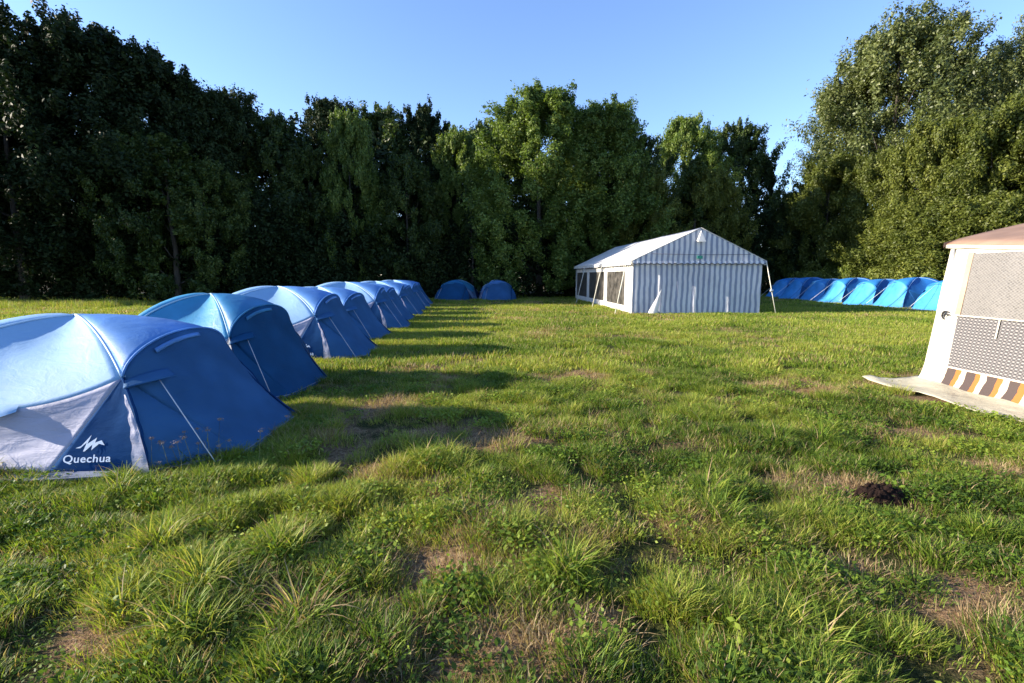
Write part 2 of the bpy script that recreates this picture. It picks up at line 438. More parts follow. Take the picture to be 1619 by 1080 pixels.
# left wood: tall, dark, falling away to the right
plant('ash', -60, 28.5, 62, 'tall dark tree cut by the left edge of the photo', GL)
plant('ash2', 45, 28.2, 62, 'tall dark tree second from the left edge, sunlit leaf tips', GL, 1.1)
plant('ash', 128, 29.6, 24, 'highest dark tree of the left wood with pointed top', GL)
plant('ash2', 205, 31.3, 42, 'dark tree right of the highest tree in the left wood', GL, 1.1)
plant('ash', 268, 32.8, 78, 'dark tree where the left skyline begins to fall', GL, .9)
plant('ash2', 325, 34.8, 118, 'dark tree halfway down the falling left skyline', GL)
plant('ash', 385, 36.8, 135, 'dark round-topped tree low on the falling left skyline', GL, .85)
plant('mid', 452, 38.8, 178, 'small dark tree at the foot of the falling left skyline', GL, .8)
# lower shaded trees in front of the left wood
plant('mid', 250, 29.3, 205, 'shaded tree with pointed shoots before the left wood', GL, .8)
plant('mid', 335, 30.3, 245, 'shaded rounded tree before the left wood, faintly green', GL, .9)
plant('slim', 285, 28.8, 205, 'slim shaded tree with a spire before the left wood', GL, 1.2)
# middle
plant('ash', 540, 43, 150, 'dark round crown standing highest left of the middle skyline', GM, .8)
plant('mid', 610, 44, 168, 'dark tree between the round crown and the pointed dark tree', GM, .9)
plant('ash2', 678, 43, 160, 'dark pointed tree left of the pale gap in the skyline', GM, .8)
plant('maple2', 562, 35.5, 172, 'sunlit yellow-green tree standing before the dark round crown', GM, .55)
plant('mid', 500, 36, 225, 'shaded green tree beside the yellow-green tree', GM, .75)
plant('mid', 648, 36, 240, 'half-lit low tree right of the yellow-green tree', GM, .8)
plant('maple2', 728, 40, 200, 'pale green tree left of the big bright maple', GM, .6)
plant('mid', 770, 47, 192, 'distant pale tree in the dip of the skyline', GM, .8)
plant('maple', 852, 37, 136, 'big bright green maple with the highest middle top', GM, 1.08)
plant('maple', 945, 38.5, 160, 'bright green maple right of the highest middle tree', GM, 1.0)
plant('mid', 992, 40, 205, 'green tree at the right shoulder of the bright maples', GM, .75)
plant('slim', 748, 36, 285, 'slim pale sapling in front of the bright maples', GM, .8)
plant('slim', 690, 36.5, 290, 'slim shaded sapling before the dark middle trees', GM, .9)
# middle right
plant('maple2', 1072, 45, 182, 'yellow-green tree right of the dip beside the bright maples', GM, .7)
plant('mid', 1150, 47, 190, 'green tree with two tops behind the striped marquee', GM, .7)
plant('ash2', 1186, 46, 232, 'dark thin tree at the edge of the open sky gap', GM, .6)
plant('olive', 1105, 40, 265, 'shaded bushy tree right behind the marquee ridge', GM, .8)
plant('olive', 1010, 38, 262, 'shaded bushy tree behind the marquee roof', GM, .7)
plant('slim', 1090, 39, 240, 'slim tree spire behind the marquee ridge', GM, 1.0)
plant('olive', 1295, 42, 246, 'olive tree below the tall poplar, shaded at its foot', GR, .85)
plant('mid', 1238, 45, 296, 'small green tree under the open sky gap', GR, .7)
# right
plant('poplar', 1385, 44, 32, 'huge grey-green poplar, the tallest tree on the right', GR, 1.0)
plant('poplar', 1338, 47, 92, 'left shoulder poplar beside the tallest poplar', GR, .72)
plant('poplar', 1490, 49, 78, 'dark poplar behind the right flank of the tallest poplar', GR, .75)
plant('poplar', 1612, 40, 12, 'poplar cut by the right edge of the photo', GR, .72)
plant('olive', 1450, 34, 188, 'broad sunlit olive-green tree behind the right row of tents', GR, .72)
plant('olive', 1545, 31, 172, 'tall sunlit olive-green tree above the awning roof', GR, .78)
plant('olive', 1640, 30, 130, 'olive-green tree cut by the right edge above the awning', GR, .85)
plant('olive', 1370, 39, 236, 'sunlit olive-green tree left of the broad one', GR, .7)
plant('bush', 1455, 31, 330, 'sunlit low bushy tree close behind the right row of tents', GR, 1.15, cat='tree')
plant('bush', 1500, 29, 320, 'sunlit low bushy tree left of the awning corner', GR, 1.15, cat='tree')
plant('bush', 1575, 27.5, 310, 'sunlit low bushy tree directly behind the awning roof', GR, 1.15, cat='tree')
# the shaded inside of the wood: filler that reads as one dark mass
print('woods')
g = np.random.default_rng(99)
cs, ax, rad = [], [], []
def edge_line(t):   # the wood edge from far left to far right
    pts = [(-80, 31), (-55, 29), (-40, 28.2), (-28, 28.3), (-18, 30), (-12, 33.5), (-4, 35.8), (4, 36.4), (14, 39), (23, 42), (29, 37), (33, 30), (42, 22), (60, 15)]  # unseen left end extended to block the low sun
    t *= len(pts) - 1; q = min(int(t), len(pts) - 2); u = t - q
    return pts[q][0] * (1 - u) + pts[q + 1][0] * u, pts[q][1] * (1 - u) + pts[q + 1][1] * u
for q in range(1700):
    t = g.uniform(0, 1); ex, ey = edge_line(t)
    depth = g.uniform(-.6, 3.5) ; hh = g.uniform(0, 1) ** 1.5 * (4.6 + 1.5 * math.sin(t * 40)) + max(0, depth) * .5
    if ex > 20: depth += 1.0
    out_x = ex + (depth * .6 if ex > 22 else (-depth * .3 if ex < -30 else 0)) + g.normal() * .8
    cs.append(np.array([out_x, ey + depth, max(.3, hh * .95)])); ax.append(np.array([g.normal() * .3, -.2, 1.0])); rad.append(g.uniform(.7, 1.25))
V, F, vv = crown_leaves(cs, ax, rad, 40, .12, 7, 5)
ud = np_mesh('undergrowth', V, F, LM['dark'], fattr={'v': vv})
tag(ud, 'dark shaded undergrowth filling the foot of the wood', 'undergrowth', kind='stuff')
cs, ax, rad = [], [], []
for q in range(900):
    t = g.uniform(0, 1); ex, ey = edge_line(t); dd = g.uniform(4, 15)
    k = 1.15 if ex < 10 else .8
    sgn = 1 if ex > 22 else 0
    cs.append(np.array([ex + sgn * dd * .7 - (.5 * dd if ex < -30 else 0) + g.normal(), ey + dd, g.uniform(1, 9.5) * k])); ax.append(np.array([0, 0, 1.])); rad.append(g.uniform(1.3, 2.1))
V, F, vv = crown_leaves(cs, ax, rad, 26, .26, 6, 6)
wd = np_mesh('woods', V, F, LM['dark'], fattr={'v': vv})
tag(wd, 'dense dark wood behind the trees of the clearing edge', 'woods', kind='stuff')

# ------------------------------------------------------------------ grass
print('grass')
def blade_patch(g, n, rad, hmin, hmax, width, splay, droop, segs=3, straw=.06, patch_shape=1.0):
    """arrays for one tuft: blades of quads, tapering"""
    a0 = g.uniform(0, 2 * math.pi, n); r0 = rad * g.uniform(0, 1, n) ** .6
    bx, by = np.cos(a0) * r0, np.sin(a0) * r0 * patch_shape
    hd = a0 + g.normal(0, .8, n) ; ln = g.uniform(hmin, hmax, n) * (1 - .25 * r0 / max(rad, 1e-3))
    sp = splay * g.uniform(.2, 1.3, n); dr = droop * g.uniform(.4, 1.4, n)
    wv = width * g.uniform(.6, 1.3, n)
    tw = hd + math.pi / 2 + g.normal(0, .5, n)
    V = np.zeros((n, (segs + 1) * 2, 3))
    px, py, pz = bx.copy(), by.copy(), np.full(n, -.012)
    for s in range(segs + 1):
        t = s / segs
        wd_ = wv * (1 - t ** 1.6 * .93)
        V[:, s * 2] = np.stack([px - np.cos(tw) * wd_, py - np.sin(tw) * wd_, pz], 1)
        V[:, s * 2 + 1] = np.stack([px + np.cos(tw) * wd_, py + np.sin(tw) * wd_, pz], 1)
        el = sp + dr * t                        # lean away from vertical
        st = ln / segs
        px = px + np.cos(hd) * np.sin(el) * st; py = py + np.sin(hd) * np.sin(el) * st; pz = pz + np.cos(el) * st
    nv = (segs + 1) * 2
    base = (np.arange(n) * nv)[:, None]
    F = np.concatenate([base + np.array([[s * 2, s * 2 + 1, s * 2 + 3, s * 2 + 2]]) for s in range(segs)], 1).reshape(-1, 4)
    v = np.repeat(g.uniform(0, 1, n), segs); stw = np.repeat((g.uniform(0, 1, n) < straw) * 1.0 * .95 + g.uniform(0, .45, n) * .9, segs)
    return V.reshape(-1, 3), F, v, stw
def leaf_patch(g, n, rad, size, hz):
    P = np.stack([g.normal(0, rad * .5, n), g.normal(0, rad * .5, n), g.uniform(.01, hz, n)], 1)
    Nn = g.normal(size=(n, 3)) * .45 + np.array([0, 0, 1]); Nn /= np.linalg.norm(Nn, axis=1)[:, None]
    a = np.cross(Nn, g.normal(size=(n, 3))); a /= np.linalg.norm(a, axis=1)[:, None]; b = np.cross(Nn, a)
    L = size * g.uniform(.6, 1.3, (n, 1)); W = L * .55
    V = np.stack([P - a * L, P - b * W, P + a * L * .9, P + b * W], 1).reshape(-1, 3)
    return V, np.arange(n * 4).reshape(n, 4), g.uniform(0, .5, n), np.zeros(n)
variants = []
g = np.random.default_rng(3)
for q in range(3): variants.append(blade_patch(g, 90, .13, .035, .085, .0022, .45, .8, 2, .10))          # 0-2 short turf
for q in range(3): variants.append(blade_patch(g, 95, .085, .06, .135, .0023, .5, 1.0, 3, .05))           # 3-5 medium tuft
for q in range(3): variants.append(blade_patch(g, 110, .075, .13, .27, .0030, .55, 1.4, 5, .06))          # 6-8 long drooping tuft
for q in range(2): variants.append(leaf_patch(g, 110, .13, .014, .05))                                   # 9-10 clover
for q in range(2): variants.append(blade_patch(g, 70, .14, .04, .12, .0017, 1.15, .5, 2, .85))           # 11-12 straw
for q in range(3): variants.append(blade_patch(g, 110, .30, .05, .12, .0055, .45, .7, 2, .08))           # 13-15 coarse turf for mid distance
for q in range(2): variants.append(blade_patch(g, 110, .5, .06, .15, .011, .4, .6, 2, .08))             # 16-17 far turf
for q in range(2): variants.append(blade_patch(g, 50, .30, .25, .55, .0055, .15, .35, 3, .15))           # 18-19 tall seeding grass
NV = len(variants)
pts = []   # x y variant scale dry tone
def inside_any(x, y):
    m = np.zeros(len(x), bool)
    m |= (x > 5.0) & (x < 10.9) & (y > 20.35) & (y < 33)            # marquee
    m |= (x > 5.42 + .0 * y) & (x < 9.2) & (y < 6.95) & (y > 3.0)       # awning and its apron
    for (cx, cy, cr) in TENT_FOOT:
        m |= np.hypot((x - cx) / 1.15, (y - cy) / .85) < cr
    m |= np.hypot(x - 2.66, (y - 3.30) * 1.6) < .22                    # molehill
    return m
def in_view(x, y, pad=1.2):
    return (np.abs(x) < 1.12 * y + pad + .3) & (y > 1.2)
TENTS_LEFT = [  # tip x, tip y , zscale, extra yaw
 (-2.46, 5.34), (-3.1, 7.52), (-2.95, 10.6), (-3.2, 13.3), (-3.35, 15.8), (-3.55, 18.2), (-3.75, 20.6), (-3.95, 23.0), (-4.2, 25.5), (-4.6, 28.6)]
TL_CENTER = [(tx - 1.86, ty - .62) for tx, ty in TENTS_LEFT]
TL_CENTER[0] = (-4.3, 4.75); TL_CENTER[1] = (-4.32, 6.95)
TENTS_RIGHT = [(20.7, 22.4), (20.6, 24.7), (20.6, 26.9), (20.7, 29.3), (20.8, 31.7), (20.9, 34.0), (21.0, 36.3)]
FAR = [(-3.75, 33.6), (-1.05, 33.6)]
TENT_FOOT = [(a + .2, b, 1.1) for a, b in TL_CENTER] + [(a - .2, b, 1.1) for a, b in TENTS_RIGHT] + [(a, b - .2, 1.1) for a, b in FAR]
def scatter(y0, y1, dens, pick, xlim=None, smin=.8, smax=1.25):
    W = 1.12 * y1 + 1.5
    n = int((y1 - y0) * 2 * W * dens)
    x = g.uniform(-W, W, n); y = g.uniform(y0, y1, n)
    k = in_view(x, y) & ~inside_any(x, y); x, y = x[k], y[k]
    d = dryness(x, y); l = lushness(x, y)
    cl = fbm(x * 3.6 + 11, y * 4.6, 91, 3)
    keep = g.uniform(size=len(x)) < np.clip((cl - .34) * 5.2 + .02 + l * .5, .06, 1); x, y, d, l, cl = x[keep], y[keep], d[keep], l[keep], cl[keep]
    var = pick(x, y, d, l)
    k = var >= 0; x, y, d, l, var, cl = x[k], y[k], d[k], l[k], var[k], cl[k]
    s = g.uniform(smin, smax, len(x)) * np.clip(.35 + 1.25 * cl, .55, 1.15)
    tone = np.clip(fbm(x * .7, y * .7, 55, 3) * 2.0 - .5 + g.normal(0, .26, len(x)) , 0, 1)
    tone = np.clip(tone + .16 * np.clip((y - 7) / 6, 0, 1), 0, 1); d = np.clip(d + (.10 + .10 * (fbm(x * .8, y * 1.6, 8, 3) > .5)) * np.clip((y - 6) / 6, 0, 1), 0, 1)
    pts.append(np.stack([x, y, var, s, d, tone], 1))
def P(*ws): return ws
def choose(n, table):
    """table: list of (variants, weight array)"""
    W = np.stack([np.broadcast_to(w_, (n,)) for _, w_ in table], 1).astype(float)
    none = np.clip(1 - W.sum(1), 0, None); W = np.concatenate([W, none[:, None]], 1); W /= W.sum(1)[:, None]
    c = (g.uniform(size=(n, 1)) > np.cumsum(W, 1)).sum(1)
    outv = np.full(n, -1)
    for q, (vs_, _) in enumerate(table):
        k = c == q; outv[k] = g.choice(vs_, k.sum())
    return outv
def near(x, y, d, l):
    return choose(len(x), [([0, 1, 2], .36 * (1 - d * .86)), ([3, 4, 5], (.07 + .42 * l) * (1 - d) ** 1.5), ([6, 7, 8], .11 * np.clip(l - .4, 0, 1) * (y < 5)), ([9, 10], .10 * (1 - d) * (1 - l * .6)), ([11, 12], .06 + .22 * d)])
def midz(x, y, d, l):
    return choose(len(x), [([0, 1, 2], .15 * (1 - d)), ([3, 4, 5], (.04 + .16 * l) * (1 - d)), ([13, 14, 15], .45 * (1 - d * .8)), ([11, 12], .12 * d), ([9, 10], .05 * (1 - d))])
def farz(x, y, d, l):
    return choose(len(x), [([13, 14, 15], .4 * (1 - d * .7)), ([16, 17], .5 * (1 - d * .6))])
scatter(1.3, 4.2, 560, near)
scatter(4.2, 8.0, 270, near, smin=.9, smax=1.4)
scatter(8.0, 15.0, 58, midz, smin=.9, smax=1.4)
scatter(15.0, 26.0, 17, farz, smin=.9, smax=1.3)
scatter(26.0, 42.0, 5, farz, smin=1, smax=1.5)
# rough fringe along the tents and the wood edge: taller grass
def fringe(n, fx, fy, var, smin, smax, dry=.1, tone=.6):
    x = fx(n); y = fy(n); k = ~inside_any(x, y); x, y = x[k], y[k]; n = len(x)
    pts.append(np.stack([x, y, g.choice(var, n), g.uniform(smin, smax, n), np.clip(g.normal(dry, .1, n), 0, 1), np.clip(g.normal(tone, .2, n), 0, 1)], 1))
fringe(110, lambda n: g.uniform(-4.3, -2.0, n), lambda n: g.normal(3.5, .12, n), [3, 4, 5], .6, .95)
fringe(500, lambda n: g.uniform(-3.2, -2.1, n), lambda n: g.uniform(3.7, 5.9, n), [3, 4, 5], .7, 1.15)
fringe(700, lambda n: g.uniform(-4.6, -2.9, n), lambda n: g.uniform(5.9, 20, n), [3, 4, 5, 14], .8, 1.4, .15, .75)
fringe(900, lambda n: g.uniform(-32, -6.5, n), lambda n: g.uniform(9, 27, n), [18, 19, 16], .45, .9, .05, .55)
fringe(500, lambda n: g.uniform(-30, -20, n), lambda n: g.normal(25.5, 1, n), [18, 19], .6, 1.1, .1, .6)
fringe(700, lambda n: g.uniform(21.5, 27, n), lambda n: g.uniform(24, 40, n), [18, 19], .9, 1.8, .25, .75)
fringe(160, lambda n: g.uniform(5.0, 11, n), lambda n: 20.15 + g.normal(0, .08, n), [14, 5], .7, 1.1, .1, .6)
A = np.concatenate(pts)
print('tufts', len(A))
VV, FF, vv, ss, vid = [], [], [], [], []
off = 0
for q, (v, f, a_, b_) in enumerate(variants):
    VV.append(v); FF.append(f + off); vv.append(a_); ss.append(b_); vid.append(np.full(len(v), q + 1)); off += len(v)
nT = off
VP = np.stack([A[:, 0], A[:, 1], gz(A[:, 0], A[:, 1])], 1)
VV = np.concatenate(VV + [VP]); FF = np.concatenate(FF)
grass = np_mesh('grass', VV, FF, grass_mat(), fattr={'v': np.concatenate(vv), 'straw': np.concatenate(ss)})
def pattr(name, typ, tuft, pv):
    a = grass.data.attributes.new(name, typ, 'POINT')
    a.data.foreach_set('value', np.concatenate([np.asarray(tuft, float), pv]).astype(np.int32 if typ == 'INT' else np.float32))
Z0 = np.zeros(nT)
pattr('vid', 'INT', np.concatenate(vid), np.zeros(len(A)))
pattr('pick', 'INT', Z0, A[:, 2]); pattr('size', 'FLOAT', Z0, A[:, 3]); pattr('dry', 'FLOAT', Z0, A[:, 4]); pattr('tone', 'FLOAT', Z0, A[:, 5])
pattr('spin', 'FLOAT', Z0, g.uniform(0, 6.283, len(A)))
tag(grass, 'short tufted meadow grass with dry straw patches', 'grass', kind='stuff')
gn = bpy.data.node_groups.new('grass_scatter', 'GeometryNodeTree')
gn.interface.new_socket('Geometry', in_out='INPUT', socket_type='NodeSocketGeometry')
gn.interface.new_socket('Geometry', in_out='OUTPUT', socket_type='NodeSocketGeometry')
GNn, GL_ = gn.nodes, gn.links
gi = GNn.new('NodeGroupInput'); go = GNn.new('NodeGroupOutput')
def named(nm, typ):
    n = GNn.new('GeometryNodeInputNamedAttribute'); n.data_type = typ; n.inputs[0].default_value = nm; return n.outputs['Attribute']
cmp_ = GNn.new('FunctionNodeCompare'); cmp_.data_type = 'INT'; cmp_.operation = 'EQUAL'
vidn = named('vid', 'INT')
ia = [s for s in cmp_.inputs if s.enabled]
GL_.new(vidn, ia[0]); ia[1].default_value = 0
sep = GNn.new('GeometryNodeSeparateGeometry'); sep.domain = 'POINT'
GL_.new(gi.outputs[0], sep.inputs['Geometry']); GL_.new(cmp_.outputs[0], sep.inputs['Selection'])
spl = GNn.new('GeometryNodeSplitToInstances'); spl.domain = 'POINT'
GL_.new(sep.outputs['Inverted'], spl.inputs['Geometry']); GL_.new(named('vid', 'INT'), spl.inputs['Group ID'])
iop = GNn.new('GeometryNodeInstanceOnPoints')
GL_.new(sep.outputs['Selection'], iop.inputs['Points']); GL_.new(spl.outputs['Instances'], iop.inputs['Instance'])
iop.inputs['Pick Instance'].default_value = True
GL_.new(named('pick', 'INT'), iop.inputs['Instance Index'])
cx = GNn.new('ShaderNodeCombineXYZ'); GL_.new(named('spin', 'FLOAT'), cx.inputs[2]); GL_.new(cx.outputs[0], iop.inputs['Rotation'])
cs_ = GNn.new('ShaderNodeCombineXYZ')
for q in range(3): GL_.new(named('size', 'FLOAT'), cs_.inputs[q])
GL_.new(cs_.outputs[0], iop.inputs['Scale'])
GL_.new(iop.outputs[0], go.inputs[0])
md = grass.modifiers.new('scatter', 'NODES'); md.node_group = gn

# ------------------------------------------------------------------ dome tents
print('tents')
def lerp(a, b, t): return tuple(a[i] + (b[i] - a[i]) * t for i in range(3))
def line(a, b, n, sag=(0, 0, 0)):
    return [tuple(lerp(a, b, t)[i] + sag[i] * 4 * t * (1 - t) for i in range(3)) for t in [q / n for q in range(n + 1)]]
def resample(pl, n):
    P_ = np.array(pl); d = np.r_[0, np.cumsum(np.linalg.norm(np.diff(P_, axis=0), axis=1))]
    t = np.linspace(0, d[-1], n + 1)
    return np.stack([np.interp(t, d, P_[:, i]) for i in range(3)], 1)
def coons(bot, top, left, right, n=18, m=18, sag=0.0, wr=.004, seed=0):
    """patch between bottom/top (u) and left/right (v) polylines; sag pulls the middle inwards"""
    b, t = resample(bot, n), resample(top, n); l, r = resample(left, m), resample(right, m)
    u = np.linspace(0, 1, n + 1)[:, None, None]; v = np.linspace(0, 1, m + 1)[None, :, None]
    S = (1 - v) * b[:, None] + v * t[:, None] + (1 - u) * l[None] + u * r[None] - ((1 - u) * (1 - v) * b[0] + u * (1 - v) * b[-1] + (1 - u) * v * t[0] + u * v * t[-1])
    du = np.gradient(S, axis=0); dv = np.gradient(S, axis=1); nn = np.cross(du, dv); ln = np.linalg.norm(nn, axis=2)[..., None]
    ln[ln < 1e-9] = 1; nn = nn / ln
    cen = S.mean((0, 1)); 
    if np.dot(nn[n // 2, m // 2], cen - np.array([.2, 0, .3])) < 0: nn = -nn; flip = True
    else: flip = False
    prof = (16 * u * (1 - u) * v * (1 - v))
    uu, ww = np.meshgrid(np.linspace(0, 1, n + 1), np.linspace(0, 1, m + 1), indexing='ij')
    nz = (fbm(uu * 3 + seed * 7.1 + ww * 2, ww * 9 + seed, seed + 2, 3) - .5)[..., None]
    S = S - nn * (sag * prof) + nn * (nz * 2 * wr * np.minimum(1, prof * 4))
    V = S.reshape(-1, 3); w1 = m + 1
    F = [(i * w1 + j, (i + 1) * w1 + j, (i + 1) * w1 + j + 1, i * w1 + j + 1) for i in range(n) for j in range(m)]
    if flip: F = [f[::-1] for f in F]
    return V, F

def tent_materials(kind):
    if kind == 'std':
        return dict(light=fabric('flysheet_pale_blue', (.27, .46, .69), .2, .6, .28, .04, .25),
                    silver=fabric('flysheet_silver_lilac', (.37, .38, .50), .18, .6, .5, .07, .25),
                    blue=fabric('flysheet_bright_blue', (.105, .29, .66), .25, .6, .35, .1, .5),
                    deep=fabric('flysheet_deep_blue', (.050, .155, .33), .40, .65, .5, .12, .1, tcol=(.09, .30, .62)),
                    navy=fabric('flysheet_navy_blue', (.011, .050, .155), .2, .8, .3, .12, .02, tcol=(.03, .11, .34)),
                    trim=fabric('piping_pale_blue', (.45, .62, .80), .1, .5, .2, .05))
    if kind == 'teal':
        return dict(light=fabric('flysheet_faded_teal', (.05, .28, .50), .25, .5, .35, .1, .5),
                    silver=fabric('flysheet_faded_grey_blue', (.25, .38, .55), .2, .5, .5, .08, .5),
                    blue=fabric('flysheet_teal_blue', (.03, .22, .46), .28, .5, .35, .1, .5),
                    deep=fabric('flysheet_petrol_blue', (.015, .090, .22), .36, .6, .35, .12, .1, tcol=(.025, .16, .38)),
                    navy=fabric('flysheet_petrol_navy', (.012, .05, .13), .25, .5, .35, .12, .4, tcol=(.014, .08, .2)),
                    trim=fabric('piping_faded_blue', (.30, .47, .60), .1, .5, .2, .05))
    return dict(light=fabric('flysheet_blue_shade', (.02, .13, .38), .12, .5, .35, .1, .2),  # side panels darkened: shade of the side turned from the sun painted in
                silver=fabric('flysheet_darker_blue_shade', (.018, .10, .28), .12, .5, .45, .1, .2),  # lower side panel, same shade put into the colour
                blue=fabric('flysheet_azure_blue', (.035, .23, .58), .2, .5, .35, .1, .4),
                deep=fabric('flysheet_vivid_blue', (.055, .29, .64), .12, .5, .5, .1, .4),
                navy=fabric('flysheet_dark_azure', (.02, .11, .30), .2, .5, .35, .1, .4),
                trim=fabric('piping_light_blue', (.28, .45, .72), .1, .5, .2, .05))
ROPE = simple('cord_pale', (.60, .62, .62), .8, .2, .1, 40)
PEG = simple('peg_steel', (.35, .35, .36), .4, .5, .1, 30, .1, .8)
SHEET = simple('groundsheet_grey_blue', (.20, .23, .31), .6, .3, .3, 6, .5)
PRINT = simple('white_print', (.72, .78, .88), .6, .2, .05, 30, .05)

def text_mesh(body, size):
    cu = bpy.data.curves.new('lettering', 'FONT'); cu.body = body; cu.size = size; cu.extrude = .0008
    cu.align_x = 'CENTER'; cu.space_character = 1.08; cu.offset = size * .012
    o = bpy.data.objects.new('tmp_text', cu); C.objects.link(o)
    dg = bpy.context.evaluated_depsgraph_get(); me = bpy.data.meshes.new_from_object(o.evaluated_get(dg))
    V = [tuple(v.co) for v in me.vertices]; F = [tuple(p.vertices) for p in me.polygons]
    bpy.data.objects.remove(o); bpy.data.curves.remove(cu); bpy.data.meshes.remove(me)
    return V, F

H = 1.35
CX, CY = 1.32, .97
def diag(r, sx_, sy_):      # point of a diagonal pole: r 0 apex .. 1 corner
    return (CX * r * sx_, CY * r * sy_, H * math.sqrt(max(0, 1 - r ** 1.7)))
RN = .76
def dcurve(r0, r1, sx_, sy_, n=14):
    rr = [r0 + (r1 - r0) * (q / n) for q in range(n + 1)]
    if r1 == 1: rr = [r0 + (1 - r0) * math.sin(q / n * math.pi / 2) for q in range(n + 1)]
    return [diag(r, sx_, sy_) for r in rr]
def make_tent(kind, seed=0, logo=True):
    M = tent_materials(kind)
    root = bpy.data.objects.new('dome_tent', None); C.objects.link(root)
    O = (0, 0, H)
    N = {(a, b): diag(RN, a, b) for a in (1, -1) for b in (1, -1)}
    K = {(a, b): (CX * a, CY * b, 0) for a in (1, -1) for b in (1, -1)}
    V1, V2 = (1.93, -.52, 0), (1.86, .62, 0)
    def arch(a, n=20):
        p0 = N[(a, -1)]
        return [(a * (abs(p0[0]) + .10 * math.sin(t)), p0[1] * math.cos(t), p0[2] + ((1.20 if a == 1 else 1.04) - p0[2]) * math.sin(t) ** .9) for t in [math.pi * q / n for q in range(n + 1)]]
    parts = []
    def panel(name, args, mat, **k):
        V, F = coons(*args, **k); o = fresh(name, V, F, mat, root); sm = o.modifiers.new('thickness', 'SOLIDIFY'); sm.thickness = .003; sm.offset = 0
        return o
    # front and back roof panels, between the crossing poles and the arch
    for a in (1, -1):
        A_ = arch(a)
        panel('roof_panel', (A_, [O] * 2, dcurve(RN, 0, a, -1), dcurve(RN, 0, a, 1)), M['blue' if a == 1 else 'light'], sag=(.05 if a == 1 else -.015), seed=3 + a)
    # sides: upper pale panel, lower silver panel, dark corner triangles
    for b in (1, -1):
        nl, nr = N[(-1, b)], N[(1, b)]
        seam = line(nl, nr, 16, (0, b * .13, -.27))
        panel('side_panel', (seam, [O] * 2, dcurve(RN, 0, -1, b), dcurve(RN, 0, 1, b)), M['light'], sag=.045, wr=.007, seed=5 + b + seed, n=24, m=24)
        gl, gr = (-.58, b * 1.03, 0), (.54, b * 1.03, 0)
        panel('lower_side_panel', (line(gl, gr, 8), seam, line(gl, nl, 8), line(gr, nr, 8)), M['silver'], sag=.04, wr=.012, seed=8 + b + seed, n=24)
        for a in (1, -1):
            gp = (a * .56 - .02, b * 1.03, 0)
            panel('corner_panel', (line(gp, K[(a, b)], 8), [N[(a, b)]] * 2, line(gp, N[(a, b)], 8), dcurve(RN, 1, a, b)[::-1]), M['navy'], sag=.015, wr=.006, seed=11 + a + 2 * b)
        # toggled vent in the middle of the side
        sm_ = seam[8]
        Vt, Ft = coons(line((sm_[0] - .26, sm_[1] + b * .02, sm_[2] - .03), (sm_[0] + .22, sm_[1] + b * .02, sm_[2] - .01), 6, (0, b * .10, -.05)),
                       line((sm_[0] - .24, sm_[1] - b * .01, sm_[2] + .05), (sm_[0] + .22, sm_[1] - b * .01, sm_[2] + .05), 6),
                       line((sm_[0] - .26, sm_[1] + b * .02, sm_[2] - .03), (sm_[0] - .24, sm_[1] - b * .01, sm_[2] + .05), 3),
                       line((sm_[0] + .22, sm_[1] + b * .02, sm_[2] - .01), (sm_[0] + .22, sm_[1] - b * .01, sm_[2] + .05), 3), n=10, m=6, wr=.002)
        fresh('vent_flap', Vt, Ft, M['light'], root)
    # front vestibule and its two cheeks; plain back wall
    A_ = arch(1)
    panel('vestibule', (line(V1, V2, 10), A_, line(V1, N[(1, -1)], 10, (0, 0, -.03)), line(V2, N[(1, 1)], 10, (-.02, 0, -.04))), M['deep'], sag=.03, wr=.008, seed=21 + seed, n=28, m=28)
    panel('vestibule_cheek', (line(K[(1, -1)], V1, 8), [N[(1, -1)]] * 2, dcurve(RN, 1, 1, -1)[::-1], line(V1, N[(1, -1)], 8, (0, 0, -.03))), M['deep'], sag=.01, wr=.005, seed=22)
    panel('vestibule_cheek', (line(K[(1, 1)], V2, 8), [N[(1, 1)]] * 2, dcurve(RN, 1, 1, 1)[::-1], line(V2, N[(1, 1)], 8, (0, 0, -.03))), M['deep'], sag=.01, wr=.005, seed=23)
    B_ = arch(-1)
    panel('back_wall', (line(K[(-1, -1)], K[(-1, 1)], 10, (-.15, 0, 0)), B_, dcurve(RN, 1, -1, -1)[::-1], dcurve(RN, 1, -1, 1)[::-1]), M['deep'], sag=.0, wr=.006, seed=24)
    # sleeves over the poles
    for a in (1, -1):
        for b in (1, -1):
            r_ = .011
            v, f = tube([(p[0], p[1], p[2] + .006) for p in dcurve(0, RN, a, b, 18)], r_, 6); fresh('pole_sleeve', v, f, M['trim'], root)
            leg = dcurve(RN, 1, a, b, 16)
            leg = [(p[0] + .004 * a * math.sin(q * 2.1), p[1] + b * .004 * math.cos(q * 1.7), p[2]) for q, p in enumerate(leg)]
            v, f = tube(leg, [.011 + .004 * q / 16 for q in range(17)], 7); fresh('pole_sleeve', v, f, M['navy'], root)
        v, f = tube([(p[0], p[1], p[2] + .004) for p in arch(a, 24)], .011, 6); fresh('pole_sleeve', v, f, M['blue' if a == 1 else 'trim'], root)
    # pale gusset that catches the sun beside the near leg
    n0, k0 = N[(1, -1)], K[(1, -1)]
    lg = dcurve(RN, 1, 1, -1, 20)[4:]
    ww = [.010 + .075 * (q / (len(lg) - 1)) ** 1.2 for q in range(len(lg))]
    le = [(p[0] - w_ * 1.25 + .004 * math.sin(q * 1.9), p[1] - .035 - .012 * math.sin(q * .9) ** 2, p[2]) for q, (p, w_) in enumerate(zip(lg, ww))]
    re_ = [(p[0] + w_ * .55, p[1] - .045, p[2]) for q, (p, w_) in enumerate(zip(lg, ww))]
